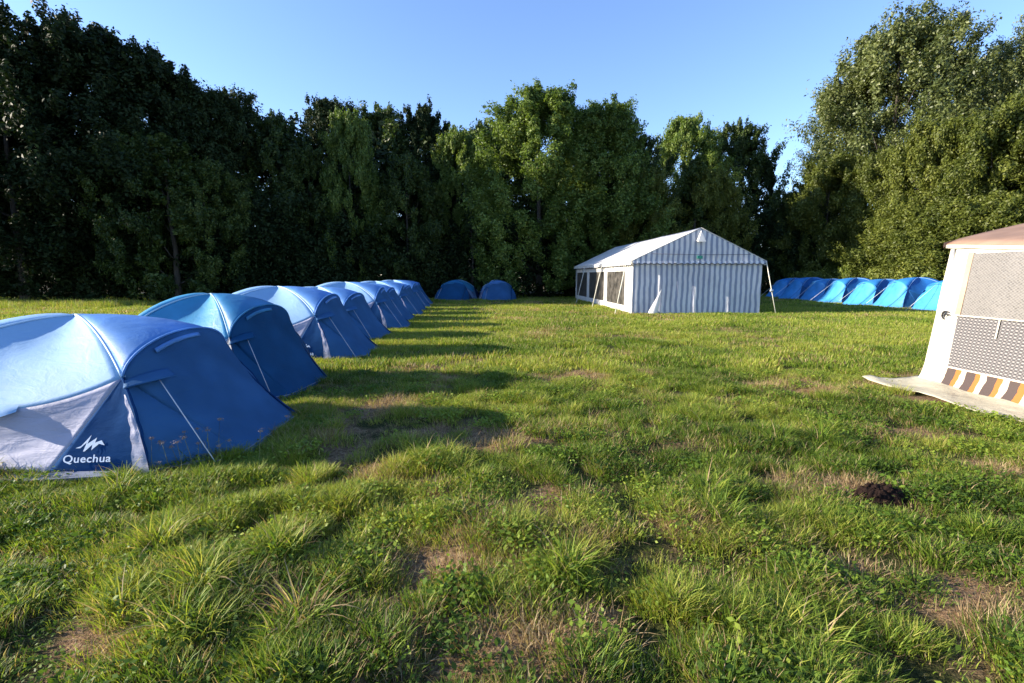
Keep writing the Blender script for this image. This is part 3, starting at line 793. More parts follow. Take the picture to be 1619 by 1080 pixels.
    Vg, Fg = coons([le[-1], re_[-1]], [le[0], re_[0]], le[::-1], re_[::-1], n=6, m=26, wr=.009, seed=31)
    fresh('gusset', Vg, Fg, M['silver'], root)
    # zipped door outline with piping, running from the arch top towards the tip
    dz = []
    for q in range(13):
        t = q / 12; an = math.pi * (.26 + .27 * t)
        dz.append((N[(1, -1)][0] + .10 * math.sin(an) + .06, N[(1, -1)][1] * math.cos(an), N[(1, -1)][2] + (1.20 - N[(1, -1)][2]) * math.sin(an) ** .9 - .085))
    V, F = coons(dz, [(p[0] - .02, p[1], p[2] + .04) for p in dz], [dz[0], (dz[0][0] - .02, dz[0][1], dz[0][2] + .04)], [dz[-1], (dz[-1][0] - .02, dz[-1][1], dz[-1][2] + .04)], n=16, m=2, wr=0)
    V = np.array(V) + np.array([.012, 0, .004]); o = fresh('zip_cover', V, F, M['blue'], root); o.modifiers.new('t', 'SOLIDIFY').thickness = .006
    edge = [(p[0] + .02, p[1] + .004, p[2] + .006) for p in line(V2, N[(1, 1)], 12, (-.02, 0, -.04))]
    v, f = tube(edge, .012, 6); fresh('door_zip', v, f, M['navy'], root)
    # hood over the side window
    h0 = (n0[0] + .03, n0[1] - .02, n0[2] - .05); h1 = (n0[0] + .30, n0[1] + .20, n0[2] + .01)
    V, F = coons(line((h0[0] + .02, h0[1] - .05, h0[2] - .035), (h1[0] + .05, h1[1] - .04, h1[2] - .02), 8, (.02, -.03, .01)), line((h0[0], h0[1], h0[2] + .03), (h1[0] - .04, h1[1], h1[2] + .045), 8, (0, 0, .02)),
                 [(h0[0] + .02, h0[1] - .05, h0[2] - .035), (h0[0], h0[1], h0[2] + .03)], [(h1[0] + .05, h1[1] - .04, h1[2] - .02), (h1[0] - .04, h1[1], h1[2] + .045)], n=12, m=5, wr=.002)
    o = fresh('window_hood', V, F, M['deep'], root); o.modifiers.new('t', 'SOLIDIFY').thickness = .006
    # guy ropes and pegs
    for (p, q_) in (((h1[0] - .08, h1[1] - .09, h1[2] - .03), (1.80, -.82, 0)), ((1.17, 0, 1.20), (2.75, .05, 0)), (N[(-1, -1)], (-1.75, -1.25, 0)), (N[(-1, 1)], (-1.75, 1.25, 0))):
        if (p == (1.17, 0, 1.20)) != (kind == 'azure') and p[0] > 0: continue
        v, f = tube([p, lerp(p, q_, .5), q_], .0045 if kind != 'azure' else .009, 5); fresh('guy_rope', v, f, ROPE, root)
        v, f = tube([(q_[0], q_[1], -.05), (q_[0], q_[1], .05), (q_[0] + .03, q_[1], .06)], .005, 5); fresh('peg', v, f, PEG, root)
    # groundsheet peeping out
    gsh = [(-1.36, -1.02), (-.6, -1.20), (.6, -1.21), (1.3, -1.06), (1.9, -.6), (1.85, .66), (1.3, 1.04), (-1.36, 1.04)]
    Vb = [(x, y, .03 if q % 2 else .045) for q, (x, y) in enumerate(gsh)] + [(x * .97, y * .97, -.05) for x, y in gsh]
    n_ = len(gsh); fresh('groundsheet', Vb, [tuple(range(n_))] + [(q, n_ + q, n_ + (q + 1) % n_, (q + 1) % n_) for q in range(n_)], SHEET, root, smooth=False)
    # printed emblem and word on the near front corner panel
    if logo:
        A0 = Vector((.56, -1.03, 0)); B0 = Vector(K[(1, -1)]); T0 = Vector(N[(1, -1)])
        ex = (B0 - A0).normalized(); ez = (T0 - A0); ez = (ez - ex * ez.dot(ex)).normalized(); en = ex.cross(ez).normalized()
        if en.y > 0: en = -en
        def put(V2d, ox, oz):
            return [tuple(A0 + ex * (ox + x) + ez * (oz + z) + en * (.022 + d)) for x, z, d in V2d]
        V, F = text_mesh('Quechua', .094)
        fresh('lettering', put([(x, y, z) for x, y, z in V], .29, .11), F, PRINT, root, smooth=False)
        pts2 = [(0, 0), (.05, .018), (.135, .115), (.105, .035), (.19, .09), (.175, .045), (.235, .065), (.27, .02), (.215, .035), (.15, -.02), (.155, .03), (.09, -.03), (.075, -.03), (.10, .05), (.045, .0)]
        fresh('emblem', put([(x * .82, z * 1.0, 0) for x, z in pts2], .19, .235), [tuple(range(len(pts2)))], PRINT, root, smooth=False)
    return root

T_STD = make_tent('std'); T_STD2 = make_tent('std', 40); T_STD2.name = 'dome_tent'; T_TEAL = make_tent('teal', logo=False); T_AZ = make_tent('azure', logo=False)
GLT = 'blue dome tents pitched in the left row'; GRT = 'blue dome tents pitched in the right row'
lab = ['nearest pale blue dome tent with white emblem and word on its corner',
       'darker petrol blue dome tent, second in the left row',
       'pale blue dome tent right behind the petrol blue one',
       'fourth dome tent from the camera in the left row',
       'fifth dome tent from the camera in the left row',
       'sixth dome tent from the camera in the left row',
       'seventh dome tent from the camera in the left row',
       'eighth dome tent from the camera in the left row',
       'next to last dome tent at the far end of the left row',
       'last shaded dome tent at the far end of the left row']
zs = [.90, 1.0, 1.02, .97, 1.03, .98, 1.02, .97, 1.02, 1]
yaw = [0, -4, 2, -4, 5, 0, 6, -3, 2, 4]
for q, (cx_, cy_) in enumerate(TL_CENTER):
    z0 = gzf(cx_ + .5, cy_) if q else 0.0
    args = ((cx_, cy_, z0), R(yaw[q]))
    if q == 0: o = T_STD; o.location = args[0]; o.rotation_euler = (0, 0, args[1])
    elif q == 1: o = T_TEAL; o.location = args[0]; o.rotation_euler = (0, 0, args[1])
    elif q == 3: o = T_STD2; o.location = args[0]; o.rotation_euler = (0, 0, args[1])
    else: o = dup(T_STD if q in (2, 5, 8, 9) else T_STD2, *args)
    o.scale = (.74 if q == 1 else (1, 1, 1, .95, 1.04, .97, 1.03, .96, 1, 1)[q], (1, 1, 1.03, .96, 1, 1.04, .95, 1.02, .97, 1)[q], zs[q]); tag(o, lab[q], 'tent', GLT); o.name = 'dome_tent'
for q, (cx_, cy_) in enumerate(FAR):
    o = dup(T_TEAL if q == 0 else T_STD, (cx_, cy_, gzf(cx_, cy_)), R(-90 + (8 if q else -10)), None, None, (1, 1.2, .98))
    tag(o, ['shaded blue dome tent standing at the turn beside the left row', 'lone shaded blue dome tent with grass on both sides, between row and marquee'][q], 'tent', 'shaded dome tents at the far end of the clearing'); o.name = 'dome_tent'
labr = ['bright blue dome tent partly hidden by the cream awning', 'bright blue dome tent second from the cream awning', 'bright blue dome tent third from the cream awning',
        'bright blue dome tent fourth from the cream awning', 'blue dome tent fifth from the awning, third from the marquee', 'blue dome tent second from the marquee in the right row', 'darkest blue dome tent of the right row, beside the marquee']
for q, (cx_, cy_) in enumerate(TENTS_RIGHT):
    args = ((cx_, cy_, gzf(cx_, cy_)), R(180 + [5, -5, 3, -4, 6, 0, 7][q]))
    if q == 0: o = T_AZ; o.location = args[0]; o.rotation_euler = (0, 0, args[1])
    else: o = dup(T_AZ, *args)
    o.scale = ((1, .96, 1.04, 1, .95, 1.03, 1)[q], (1.02, 1, .97, 1.04, 1, 1.03, 1)[q], (1.08, 1.12, 1.05, 1.09, 1.04, 1.1, 1.06)[q]); tag(o, labr[q], 'tent', GRT); o.name = 'dome_tent'

# ------------------------------------------------------------------ marquee
print('marquee')
MW, ML_, ME, MR_ = 5.48, 13.5, 2.2, 3.52
mq = thing('marquee', 'large white marquee with blue-grey striped gable and clear side windows', 'marquee', (5.04, 20.3, 0), R(2.6))
CAN = stripes_mat()
WHITE = fabric('white_pvc_canvas', (.78, .77, .74), .3, .55, .4, .06, .4, (2, 2, 2), .03)
FRAME = simple('marquee_pole_aluminium', (.55, .55, .55), .4, .5, .1, 20, .05, .7)
STRAP = simple('strap_cream', (.62, .60, .50), .7, .2, .1, 30)
def wavy_wall(x0, y0, x1, y1, z0, z1, n, amp, seed, mz=8):
    V, F = [], []
    L = math.hypot(x1 - x0, y1 - y0); nxn, nyn = -(y1 - y0) / L, (x1 - x0) / L
    g_ = np.random.default_rng(seed); ph = g_.uniform(0, 6, 6)
    for i in range(n + 1):
        t = i / n; s = t * L
        for j in range(mz + 1):
            u = j / mz
            zt = z1(t) if callable(z1) else z1
            wv = amp * (math.sin(s * 9 + ph[0]) * .5 + math.sin(s * 17 + ph[1] + u) * .35 + math.sin(s * 4.1 + ph[2] - u) * .5) * (1 - u * .75)
            V.append((x0 + (x1 - x0) * t + nxn * wv, y0 + (y1 - y0) * t + nyn * wv, z0 + (zt - z0) * u))
    for i in range(n):
        for j in range(mz):
            a = i * (mz + 1) + j; F.append((a, a + mz + 1, a + mz + 2, a + 1))
    return V, F
v, f = wavy_wall(0, 0, MW, 0, .02, ME - .02, 150, .028, 4); o = fresh('gable_wall', v, f, CAN, mq)
gable = lambda t: ME + .03 + (MR_ - ME - .02) * (1 - abs(2 * t - 1))
v, f = wavy_wall(-.06, -.07, MW + .06, -.07, ME - .10, gable, 60, .008, 5, 6); fresh('gable_panel', v, f, CAN, mq)
# scalloped valance of the gable, hanging from the eave line
V, F = [], []
n = 120
for i in range(n + 1):
    x = -.08 + (MW + .16) * i / n; d = .06 * abs(math.sin(i / n * math.pi * 22))
    V += [(x, -.105, ME + .0), (x, -.115, ME - .06 - d)]
F = [(2 * i, 2 * i + 1, 2 * i + 3, 2 * i + 2) for i in range(n)]
fresh('gable_valance', V, F, CAN, mq)
EDGE = simple('painted_gap_shadow', (.03, .035, .05), .8)  # dark line painted in for the shadow gap under the valances
v, f = tube([(p_[0], p_[1] - .004, p_[2] - .012) for p_ in V[1::2]], .010, 4); fresh('valance_shadow', v, f, EDGE, mq)
v, f = wavy_wall(0, ML_, MW, ML_, .02, ME, 80, .02, 9); fresh('back_wall', v, f, CAN, mq)
v, f = wavy_wall(0, ML_ + .02, MW, ML_ + .02, ME - .05, gable, 30, .008, 5, 6); fresh('back_gable', v, f, CAN, mq)
# roof: two sagging sheets over three bays
for s in (0, 1):
    V, F = [], []
    n, m = 72, 10
    for i in range(n + 1):
        yy = -.10 + (ML_ + .2) * i / n
        bay = math.sin(math.pi * ((i / n * 3) % 1)) ** .7
        for j in range(m + 1):
            u = j / m
            x = (-.12 + (MW / 2 + .12) * u); z = ME + .02 + (MR_ - ME + .03) * u
            z -= .06 * bay * math.sin(math.pi * (u * .85 + .05))
            if s: x = MW - x
            V.append((x, yy, z))
    for i in range(n):
        for j in range(m):
            a = i * (m + 1) + j; q = (a, a + m + 1, a + m + 2, a + 1); F.append(q if s else q[::-1])
    o = fresh('roof_sheet', V, F, WHITE, mq); sm = o.modifiers.new('t', 'SOLIDIFY'); sm.thickness = .012; sm.offset = -1
    # valance of the eave
    V, F = [], []; n = 150; xe = -.13 if s == 0 else MW + .13
    for i in range(n + 1):
        yy = -.10 + (ML_ + .2) * i / n; d = .05 * abs(math.sin(i / n * math.pi * 44))
        V += [(xe, yy, ME + .02), (xe, yy, ME - .12 - d)]
    F = [(2 * i, 2 * i + 1, 2 * i + 3, 2 * i + 2) for i in range(n)]
    fresh('eave_valance', V, F, WHITE, mq)
    v, f = tube([(p_[0], p_[1], p_[2] - .012) for p_ in V[1::2]], .017, 4); fresh('valance_shadow', v, f, EDGE, mq)
v, f = wavy_wall(MW, 0, MW, ML_, .02, ME, 120, .02, 12); fresh('side_wall', v, f, WHITE, mq)
# window side: wall pieces around three clear windows
m, nt, N_, L_ = new_mat('clear_window_foil')
p = N_.new('ShaderNodeBsdfPrincipled'); tc = N_.new('ShaderNodeTexCoord'); nn = noise(nt, 3, 4, .6, tc.outputs['Object'])
L_.new(ramp(nt, nn.outputs[0], [(.35, (.035, .034, .032)), (.7, (.20, .185, .165))]).outputs[0], p.inputs['Base Color'])
p.inputs['Roughness'].default_value = .28; L_.new(bump(nt, nn.outputs[0], .5, .03), p.inputs['Normal'])
tb = N_.new('ShaderNodeBsdfTransparent'); mx = N_.new('ShaderNodeMixShader'); mx.inputs[0].default_value = .35
tb.inputs[0].default_value = (.5, .5, .48, 1)
L_.new(p.outputs[0], mx.inputs[1]); L_.new(tb.outputs[0], mx.inputs[2]); out(nt, mx.outputs[0]); FOIL = m
bay = ML_ / 3
for b in range(3):
    y0 = b * bay; y1 = y0 + bay; wy0, wy1, wz0, wz1 = (1.2, 5.1, 9.6)[b], (4.45, 8.9, 13.0)[b], .30, 1.80
    pieces = [box(-.012, .012, y0 + .006, wy0, .0, ME), box(-.012, .012, wy1, y1 - .006, .0, ME), box(-.012, .012, wy0, wy1, 0, wz0), box(-.012, .012, wy0, wy1, wz1, ME)]
    v, f = join(pieces); o = fresh('side_wall', v, f, WHITE, mq, smooth=False)
    v, f = box(-.004, .004, wy0 + .002, wy1 - .002, wz0 + .002, wz1 - .002); fresh('window', v, f, FOIL, o, smooth=False)
for b in range(4):
    for xx in (.07, MW - .07):
        v, f = tube([(xx, max(.08, min(b * bay, ML_ - .08)), 0), (xx, max(.08, min(b * bay, ML_ - .08)), ME)], .035, 8); fresh('frame_pole', v, f, FRAME, mq)
    yb = b * bay
    if b < 3:
        v, f = tube([(-.14, yb + .6, ME - .02), (-.80, yb - .3, .0)], .022, 4); fresh('guy_strap', v, f, STRAP, mq)
    if b: v, f = tube([(MW + .14, yb, ME - .02), (MW + .80, yb - .2, .0)], .022, 4); fresh('guy_strap', v, f, STRAP, mq)
v, f = tube([(MW + .10, -.1, ME + .0), (MW + .60, -.22, .0)], .018, 4); fresh('guy_strap', v, f, STRAP, mq)
v, f = join([box(MW + .31, MW + .43, -.2, -.14, .93, 1.03)]); fresh('ratchet', v, f, FRAME, mq)
# triangular vent hood under the ridge
V = [(MW / 2 - .17, -.10, 3.03), (MW / 2 + .17, -.10, 3.03), (MW / 2, -.10, 3.45), (MW / 2 - .17, -.26, 2.98), (MW / 2 + .17, -.26, 2.98), (MW / 2, -.14, 3.42)]
fresh('vent_hood', V, [(3, 4, 5), (0, 3, 5, 2), (4, 1, 2, 5), (0, 1, 4, 3)], WHITE, mq, smooth=False)
v, f = box(MW / 2 - .11, MW / 2 + .11, -.125, -.095, 2.30, 2.42); fresh('label_patch', v, f, simple('green_label', (.05, .28, .20), .6), mq, smooth=False)
v, f = tube([(.7, -.125, 2.50), (MW / 2, -.135, 2.46), (MW - .6, -.125, 2.48)], .008, 4); fresh('cord', v, f, simple('dark_cord', (.06, .06, .08)), mq)
for xx in (.05, 1.9, 4.2):
    v, f = box(xx, xx + .30, -.108, -.02, ME - .20, ME - .13); fresh('eave_gap', v, f, simple('dark_opening', (.01, .01, .012)), mq, smooth=False) if False else None
# door flap folded open at the lower left, catching the sun
V, F = coons(line((.62, -.05, .02), (1.08, -.06, .02), 6, (0, -.12, 0)), [(1.20, -.04, 1.05)] * 2, line((.62, -.05, .02), (1.20, -.04, 1.05), 6), line((1.08, -.06, .02), (1.20, -.04, 1.05), 6), n=8, m=10, wr=.01)
V = np.array(V); V[:, 1] -= .03
fresh('door_flap', V, F, WHITE, mq)
# inside: floor darkness comes from the closed walls

# ------------------------------------------------------------------ caravan awning at the right
print('awning')
aw = thing('awning', 'cream caravan awning with brown roof and orange-brown striped skirting', 'awning', (6.1, 7.12, 0))
CREAM = fabric('cream_awning_canvas', (.62, .57, .47), .15, .6, .3, .05, .3, (2, 2, 2), .02)
BROWN = fabric('brown_awning_roof', (.33, .21, .15), .2, .6, .35, .12, .3, (2, 2, 3), .02)
APRON = fabric('cream_mud_apron', (.50, .46, .34), .1, .55, .7, .12, .3, (3, 3, 3), .03)
# local: y runs 0 (far corner) to -4.4 (near end), x + away from the aisle, z up. wall leans inward
YL = -4.4
def wx(z): return .02 + .11 * z + (.0 if z > .35 else -.10 * (1 - z / .35) ** 2)
def ez(y): return 2.06 - .075 * min(1.6, -y) if -y < 3 else 1.94
def wall_patch(name, s0, s1, z0, z1, mat, off=0.0, n=20, m=14, par=None, wob=0.0, thick=.0):
    """s0/s1: far and near end (positive metres along the wall), functions of z allowed"""
    f0 = s0 if callable(s0) else (lambda z: s0); f1 = s1 if callable(s1) else (lambda z: s1)
    V, F = [], []
    for i in range(n + 1):
        for j in range(m + 1):
            u = i / n; vv_ = j / m
            zt = z1(0) if callable(z1) else z1
            z = z0 + (zt - z0) * vv_; s = f0(z) + (f1(z) - f0(z)) * u
            if callable(z1): z = z0 + (z1(-s) - z0) * vv_
            d = off + wob * (fbm(np.array([s * 2.3]), np.array([z * 2.1]), 8, 3)[0] - .5)
            V.append((wx(z) - d, -s, z))
    for i in range(n):
        for j in range(m):
            a = i * (m + 1) + j; F.append((a, a + 1, a + m + 2, a + m + 1))
    o = fresh(name, V, F, mat, par or aw)
    if thick: sm = o.modifiers.new('t', 'SOLIDIFY'); sm.thickness = thick
    return o
wall = wall_patch('wall', lambda z: .02 + .0 * z, 4.4, 0.0, lambda y: ez(y), CREAM, 0, 60, 26, wob=.03)
# upper window: bubbly clear foil with a cream curtain behind
m, nt, N_, L_ = new_mat('window_foil_bubbled'); tc = N_.new('ShaderNodeTexCoord')
vo = N_.new('ShaderNodeTexVoronoi'); vo.inputs['Scale'].default_value = 38; L_.new(tc.outputs['Object'], vo.inputs['Vector'])
nn = noise(nt, 5, 5, .7, tc.outputs['Object'], .8)
c = mixc(nt, ramp(nt, vo.outputs['Distance'], [(.1, (0, 0, 0)), (.55, (1, 1, 1))]).outputs[0], (.07, .067, .066), (.145, .138, .132))
c = mixc(nt, ramp(nt, nn.outputs[0], [(.45, (0, 0, 0)), (.8, (.6, .6, .6))]).outputs[0], c, (.20, .188, .178))
spw = N_.new('ShaderNodeSeparateXYZ'); L_.new(tc.outputs['Object'], spw.inputs[0])
grd = math_(nt, 'MULTIPLY', math_(nt, 'SINE', math_(nt, 'MULTIPLY', spw.outputs[1], 6.283 / .05)), math_(nt, 'SINE', math_(nt, 'MULTIPLY', math_(nt, 'ADD', spw.outputs[2], math_(nt, 'MULTIPLY', nn.outputs[0], .02)), 6.283 / .038)))
c = mixc(nt, ramp(nt, math_(nt, 'ADD', math_(nt, 'MULTIPLY', grd, .5), .5), [(.2, (0, 0, 0)), (.8, (.55, .55, .55))]).outputs[0], c, (.26, .245, .23))
p = N_.new('ShaderNodeBsdfPrincipled'); L_.new(c, p.inputs[0]); p.inputs['Roughness'].default_value = .3; p.inputs['Specular IOR Level'].default_value = .6
L_.new(bump(nt, math_(nt, 'ADD', vo.outputs['Distance'], nn.outputs[0]), .25, .01), p.inputs['Normal']); out(nt, p.outputs[0]); FOIL2 = m
# lower panel: woven grey lattice
m, nt, N_, L_ = new_mat('grey_lattice_cloth'); tc = N_.new('ShaderNodeTexCoord'); sp = N_.new('ShaderNodeSeparateXYZ'); L_.new(tc.outputs['Object'], sp.inputs[0])
nz = noise(nt, 4, 2, .5, tc.outputs['Object'])
yy = math_(nt, 'ADD', sp.outputs[1], math_(nt, 'MULTIPLY', nz.outputs[0], .02)); zz = math_(nt, 'ADD', sp.outputs[2], math_(nt, 'MULTIPLY', nz.outputs[0], .015))
s1 = math_(nt, 'SINE', math_(nt, 'MULTIPLY', yy, 6.283 / .055)); s2 = math_(nt, 'SINE', math_(nt, 'MULTIPLY', zz, 6.283 / .042))
pr = math_(nt, 'ADD', math_(nt, 'MULTIPLY', s1, s2), math_(nt, 'MULTIPLY', s2, .5))
c = ramp(nt, math_(nt, 'ADD', math_(nt, 'MULTIPLY', pr, .33), .5), [(.2, (.045, .043, .047)), (.5, (.085, .08, .083)), (.8, (.26, .24, .23))]).outputs[0]
p = N_.new('ShaderNodeBsdfPrincipled'); L_.new(c, p.inputs[0]); p.inputs['Roughness'].default_value = .55; out(nt, p.outputs[0]); LATT = m
# stripes of brown, orange and cream with wavy edges
m, nt, N_, L_ = new_mat('retro_stripes'); tc = N_.new('ShaderNodeTexCoord'); sp = N_.new('ShaderNodeSeparateXYZ'); L_.new(tc.outputs['Object'], sp.inputs[0])
nz = noise(nt, 9, 2, .5, tc.outputs['Object'])
yy = math_(nt, 'ADD', sp.outputs[1], math_(nt, 'MULTIPLY', nz.outputs[0], .05))
fr = math_(nt, 'FRACT', math_(nt, 'MULTIPLY', math_(nt, 'SUBTRACT', -.40, yy), 1 / .285))
r_ = ramp(nt, fr, [(0, (.050, .033, .029)), (.46, (.33, .105, .016)), (.72, (.52, .42, .31))]); r_.color_ramp.interpolation = 'CONSTANT'
p = N_.new('ShaderNodeBsdfPrincipled'); L_.new(r_.outputs[0], p.inputs[0]); p.inputs['Roughness'].default_value = .7; out(nt, p.outputs[0]); STRP = m
slant = lambda z: .36 + .0 * z
wall_patch('window', .42, 4.2, 1.06, 1.90, FOIL2, .022, 40, 14, wob=.035)
wall_patch('curtain_edge', .34, .42, 1.04, 1.92, fabric('peach_curtain', (.45, .33, .24), .2), .028, 3, 12, wob=.02)
wall_patch('lattice_panel', lambda z: .38 + .06 * (1.04 - z), 4.2, .335, 1.045, LATT, .018, 40, 14, wob=.02)
wall_patch('striped_band', .40, 4.3, .075, .325, STRP, .016, 60, 8, wob=.006)
wall_patch('piping', .36, 4.3, 1.045, 1.062, CREAM, .04, 60, 1)
wall_patch('piping', .40, 4.3, .322, .340, fabric('pale_piping', (.78, .62, .48), .1), .030, 60, 1)
for sv in (.98, 2.0):
    wall_patch('seam', sv, sv + .02, .80 if sv < 1 else .34, 1.045, CREAM, .032, 1, 10)
# curled emblem on the corner strip
EM = simple('emblem_black', (.03, .03, .035), .5)
def arcpath(cy, cz, r, a0, a1, n=12):
    return [(wx(cz) - .03, cy - r * .9 * math.cos(a0 + (a1 - a0) * q / n), cz + r * math.sin(a0 + (a1 - a0) * q / n)) for q in range(n + 1)]
v, f = join([tube(arcpath(-.215, 1.035, .062, R(40), R(250)), [.004 + .011 * math.sin(math.pi * q / 12) for q in range(13)], 6), tube(arcpath(-.235, 1.02, .038, R(20), R(200)), [.004 + .008 * math.sin(math.pi * q / 12) for q in range(13)], 6)])
fresh('emblem', v, f, EM, aw)
# far end wall
V, F = [], []
for i in range(21):
    for j in range(15):
        u, t = i / 20, j / 14; x0 = wx(2.06 * t) + .03; top = 2.06 + .62 * u
        z = top * t; V.append((wx(z) + .04 + (2.86 - wx(z)) * u, -.04 + .03 * math.sin(u * 30) * (1 - t), z))
for i in range(20):
    for j in range(14):
        a = i * 15 + j; F.append((a, a + 15, a + 16, a + 1))
fresh('end_wall', V, F, CREAM, aw)
V2 = [(x, YL - y + .0, z) for x, y, z in V]; fresh('end_wall', V2, [q[::-1] for q in F], CREAM, aw)
# brown roof with overhanging rounded edge, rising away from the aisle
V, F = [], []
n, m = 40, 18
for i in range(n + 1):
    y = .03 + (YL - .24) * i / n
    for j in range(m + 1):
        u = j / m; x = wx(2.06) - .03 + (2.91) * u
        z = ez(min(0, y)) + .015 + .66 * (u ** .92)
        if j == 0: z -= .03
        z -= .03 * math.sin(math.pi * u) * abs(math.sin(i / n * math.pi * 3))
        V.append((x, y, z))
for i in range(n):
    for j in range(m):
        a = i * (m + 1) + j; F.append((a, a + m + 1, a + m + 2, a + 1))
o = fresh('roof', V, [q[::-1] for q in F], BROWN, aw); o.modifiers.new('t', 'SOLIDIFY').thickness = .012
V, F = [], []
for i in range(n + 1):
    y = .03 + (YL - .24) * i / n; z = ez(min(0, y)) - .013
    V += [(wx(2.06) - .035, y, z), (wx(2.06) - .042, y, z - .05 - .008 * math.sin(i * 1.3))]
for i in range(n): F.append((2 * i, 2 * i + 1, 2 * i + 3, 2 * i + 2))
o = fresh('valance', V, F, CREAM, aw); o.modifiers.new('t', 'SOLIDIFY').thickness = .006
V, F = [], []
for j in range(m + 1):
    u = j / m; x = wx(2.06) - .07 + 2.95 * u; z = ez(0) + .015 + .66 * (u ** .92)
    V += [(x, .035, z), (x, .04, z - .07)]
for j in range(m): F.append((2 * j, 2 * j + 1, 2 * j + 3, 2 * j + 2))
fresh('valance', V, F, BROWN, aw)
for (px_, py_) in ((.22, -.1), (.22, YL + .1), (2.8, -.1), (2.8, YL + .1)):
    v, f = tube([(px_, py_, 0), (px_, py_, 2.0)], .014, 8); fresh('frame_pole', v, f, FRAME, aw)
# mud apron lying on the grass, with a loose curled corner
V, F = [], []
n, m = 60, 14
for i in range(n + 1):
    s = i / n * 4.4
    for j in range(m + 1):
        u = j / m
        wdt = .72 + .05 * math.sin(s * 5) - .02 * s + (-.0)
        x = -.06 - wdt * u + .1; y = -s + (.0 if s > .8 else .18 * (1 - s / .8) * u) + .05
        z = .035 + .06 * (1 - u) ** 3 + .045 * (fbm(np.array([s * 3.1]), np.array([u * 3]), 4, 3)[0] - .3) + (.03 * math.exp(-((u - .85) / .12) ** 2) * math.exp(-s * 2.2))
        V.append((x, y, z))
for i in range(n):
    for j in range(m):
        a = i * (m + 1) + j; F.append((a, a + 1, a + m + 2, a + m + 1))
o = fresh('mud_apron', V, F, APRON, aw); o.modifiers.new('t', 'SOLIDIFY').thickness = .006

# ------------------------------------------------------------------ molehill, weeds, flower stalks
print('small things')
g = np.random.default_rng(21)
V, F = [], []
n, m = 90, 26
for i in range(n):
    a = 2 * math.pi * i / n
    for j in range(m + 1):
        u = j / m; rr = (1 + .35 * (fbm(np.array([math.cos(a) * 4 + 5]), np.array([math.sin(a) * 4 + 5]), 4, 4)[0] - .5) * 2)
        x, y = math.cos(a) * .21 * u * rr, math.sin(a) * .11 * u * rr
        z = .125 * (1 - u ** 2.5) + .055 * (fbm(np.array([x * 26 + 3]), np.array([y * 34]), 2, 4)[0] - .5) - .02
        V.append((x, y, z))
for i in range(n):
    i2 = (i + 1) % n
    for j in range(m): F.append((i * (m + 1) + j, i2 * (m + 1) + j, i2 * (m + 1) + j + 1, i * (m + 1) + j + 1)[::-1])
for q in range(70):
    an = g.uniform(0, 6.28); rr = g.uniform(.35, 1.25); x, y = math.cos(an) * .21 * rr, math.sin(an) * .12 * rr; z = .11 * max(0, 1 - rr ** 2) + .004; sz_ = g.uniform(.006, .022)
    b_ = len(V); d_ = [(1, 0, 0), (0, 1, 0), (-1, 0, 0), (0, -1, 0), (0, 0, 1), (0, 0, -1)]
    V += [(x + p[0] * sz_ * g.uniform(.6, 1.2), y + p[1] * sz_ * g.uniform(.6, 1.2), z + p[2] * sz_ * g.uniform(.5, 1)) for p in d_]
    F += [(b_ + i_, b_ + (i_ + 1) % 4, b_ + 4) for i_ in range(4)] + [(b_ + (i_ + 1) % 4, b_ + i_, b_ + 5) for i_ in range(4)]
mh = fresh('molehill', V, F, simple('dark_earth', (.016, .009, .007), .9, .1, .4, 60, 1.0))  # near-black brown over the whole mound
mh.location = (2.66, 3.32, gzf(2.66, 3.32) + .015)
tag(mh, 'dark brown clod of earth on the dry patch in the right foreground', 'molehill')
STEM = simple('stem_dry', (.16, .17, .07), .8); HEAD = simple('seed_head_tan', (.26, .21, .19), .9, .1, .3, 60, .6)
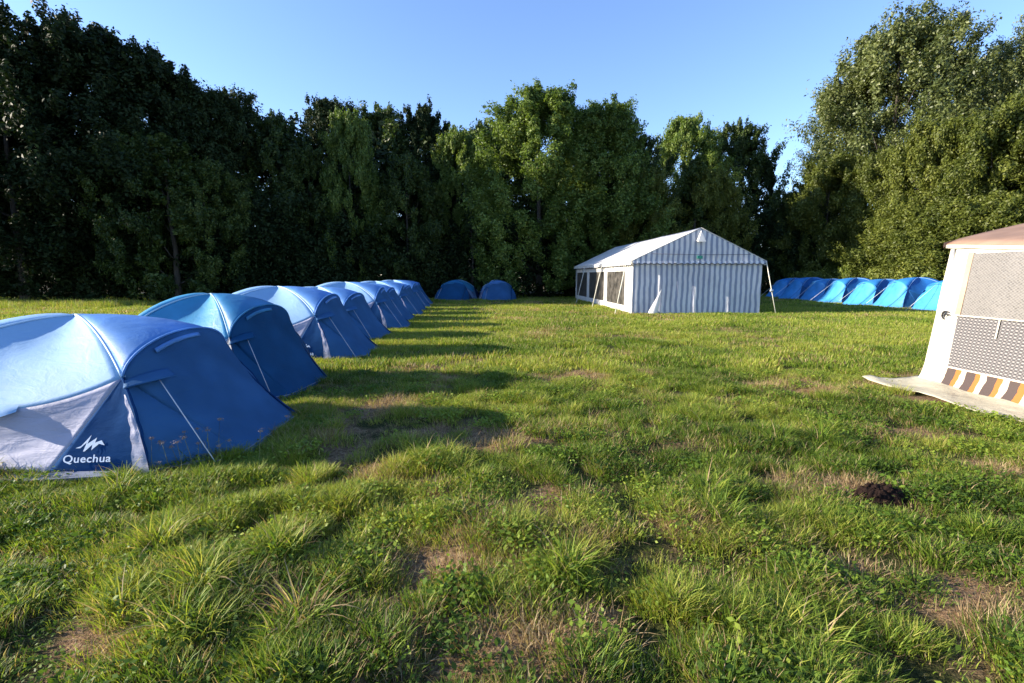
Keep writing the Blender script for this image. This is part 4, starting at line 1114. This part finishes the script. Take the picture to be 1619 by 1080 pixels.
def stalk(h, lean, hs, seed):
    gg = np.random.default_rng(seed)
    root = bpy.data.objects.new('flower_stalk', None); C.objects.link(root)
    tip = Vector((lean[0], lean[1], h))
    v, f = tube([(0, 0, 0), (lean[0] * .3, lean[1] * .3, h * .5), tuple(tip)], [.0022, .0018, .0013], 5); fresh('stem', v, f, STEM, root)
    P_ = np.array(tip) + gg.normal(size=(46, 3)) * np.array([hs, hs, hs * .55])
    a = gg.normal(size=(46, 3)); a /= np.linalg.norm(a, axis=1)[:, None]; b = np.cross(a, gg.normal(size=(46, 3))); b /= np.linalg.norm(b, axis=1)[:, None]
    VV_ = np.stack([P_ - a * .006, P_ - b * .003, P_ + a * .006, P_ + b * .003], 1).reshape(-1, 3)
    np_mesh('flower_head', VV_, np.arange(46 * 4).reshape(-1, 4), HEAD, root, fattr={'v': np.zeros(46)})
    return root
protos = [stalk(.34, (.03, 0), .011, 1), stalk(.27, (-.04, .01), .013, 2), stalk(.22, (.05, -.01), .009, 3)]
sp_ = [(252, 742, 0), (268, 745, 1), (283, 738, 2), (297, 730, 0), (306, 741, 1), (315, 736, 2), (322, 728, 0), (333, 735, 1), (347, 728, 0), (353, 737, 2), (262, 752, 2), (290, 748, 1), (241, 750, 0), (372, 728, 2), (411, 735, 1), (451, 715, 0)]
P0 = math.atan(104 / 764.5)
def ground_at(u, v):
    x = (u - 809.5) / 764.5; y = -(v - 540) / 764.5; dy = math.cos(P0) + y * math.sin(P0); dz_ = -math.sin(P0) + y * math.cos(P0)
    t = -1.6 / dz_; return x * t, dy * t
for q, (u, v, k) in enumerate(sp_):
    x, y = ground_at(u, v)
    args = ((x, y, gzf(x, y)), q * 1.7)
    if q < 3: k = q; o = protos[q]; o.location = args[0]; o.rotation_euler = (0, 0, args[1])
    else: o = dup(protos[k], *args)
    s = .75 + .5 * ((q * 37) % 10) / 10; o.scale = (s, s, s); o.name = 'flower_stalk'
    tag(o, 'thin dried flower stalk in the grass before the nearest blue tent', 'wildflower', 'dried flower stalks before the nearest tent')
# sunlit weeds behind the right row of tents
cs, ax, rad = [], [], []
for q in range(170):
    y = g.uniform(24, 40); x = 22.6 + g.uniform(0, 3.2) - .03 * (y - 24)
    cs.append(np.array([x, y, g.uniform(.1, 1.5) + .5 * g.uniform() ** 3])); ax.append(np.array([g.normal() * .2, g.normal() * .2, 1.2])); rad.append(g.uniform(.25, .5))
V, F, vv_ = crown_leaves(cs, ax, rad, 22, .075, 6, 55)
wd = np_mesh('weeds', V, F, leaf_mat('leaf_weeds_yellow_green', (.08, .11, .02), (.16, .20, .035), (.30, .30, .08), .3), fattr={'v': vv_})
tag(wd, 'sunlit yellow-green weeds between the right tents and the wood', 'weeds', kind='stuff')
print('done')
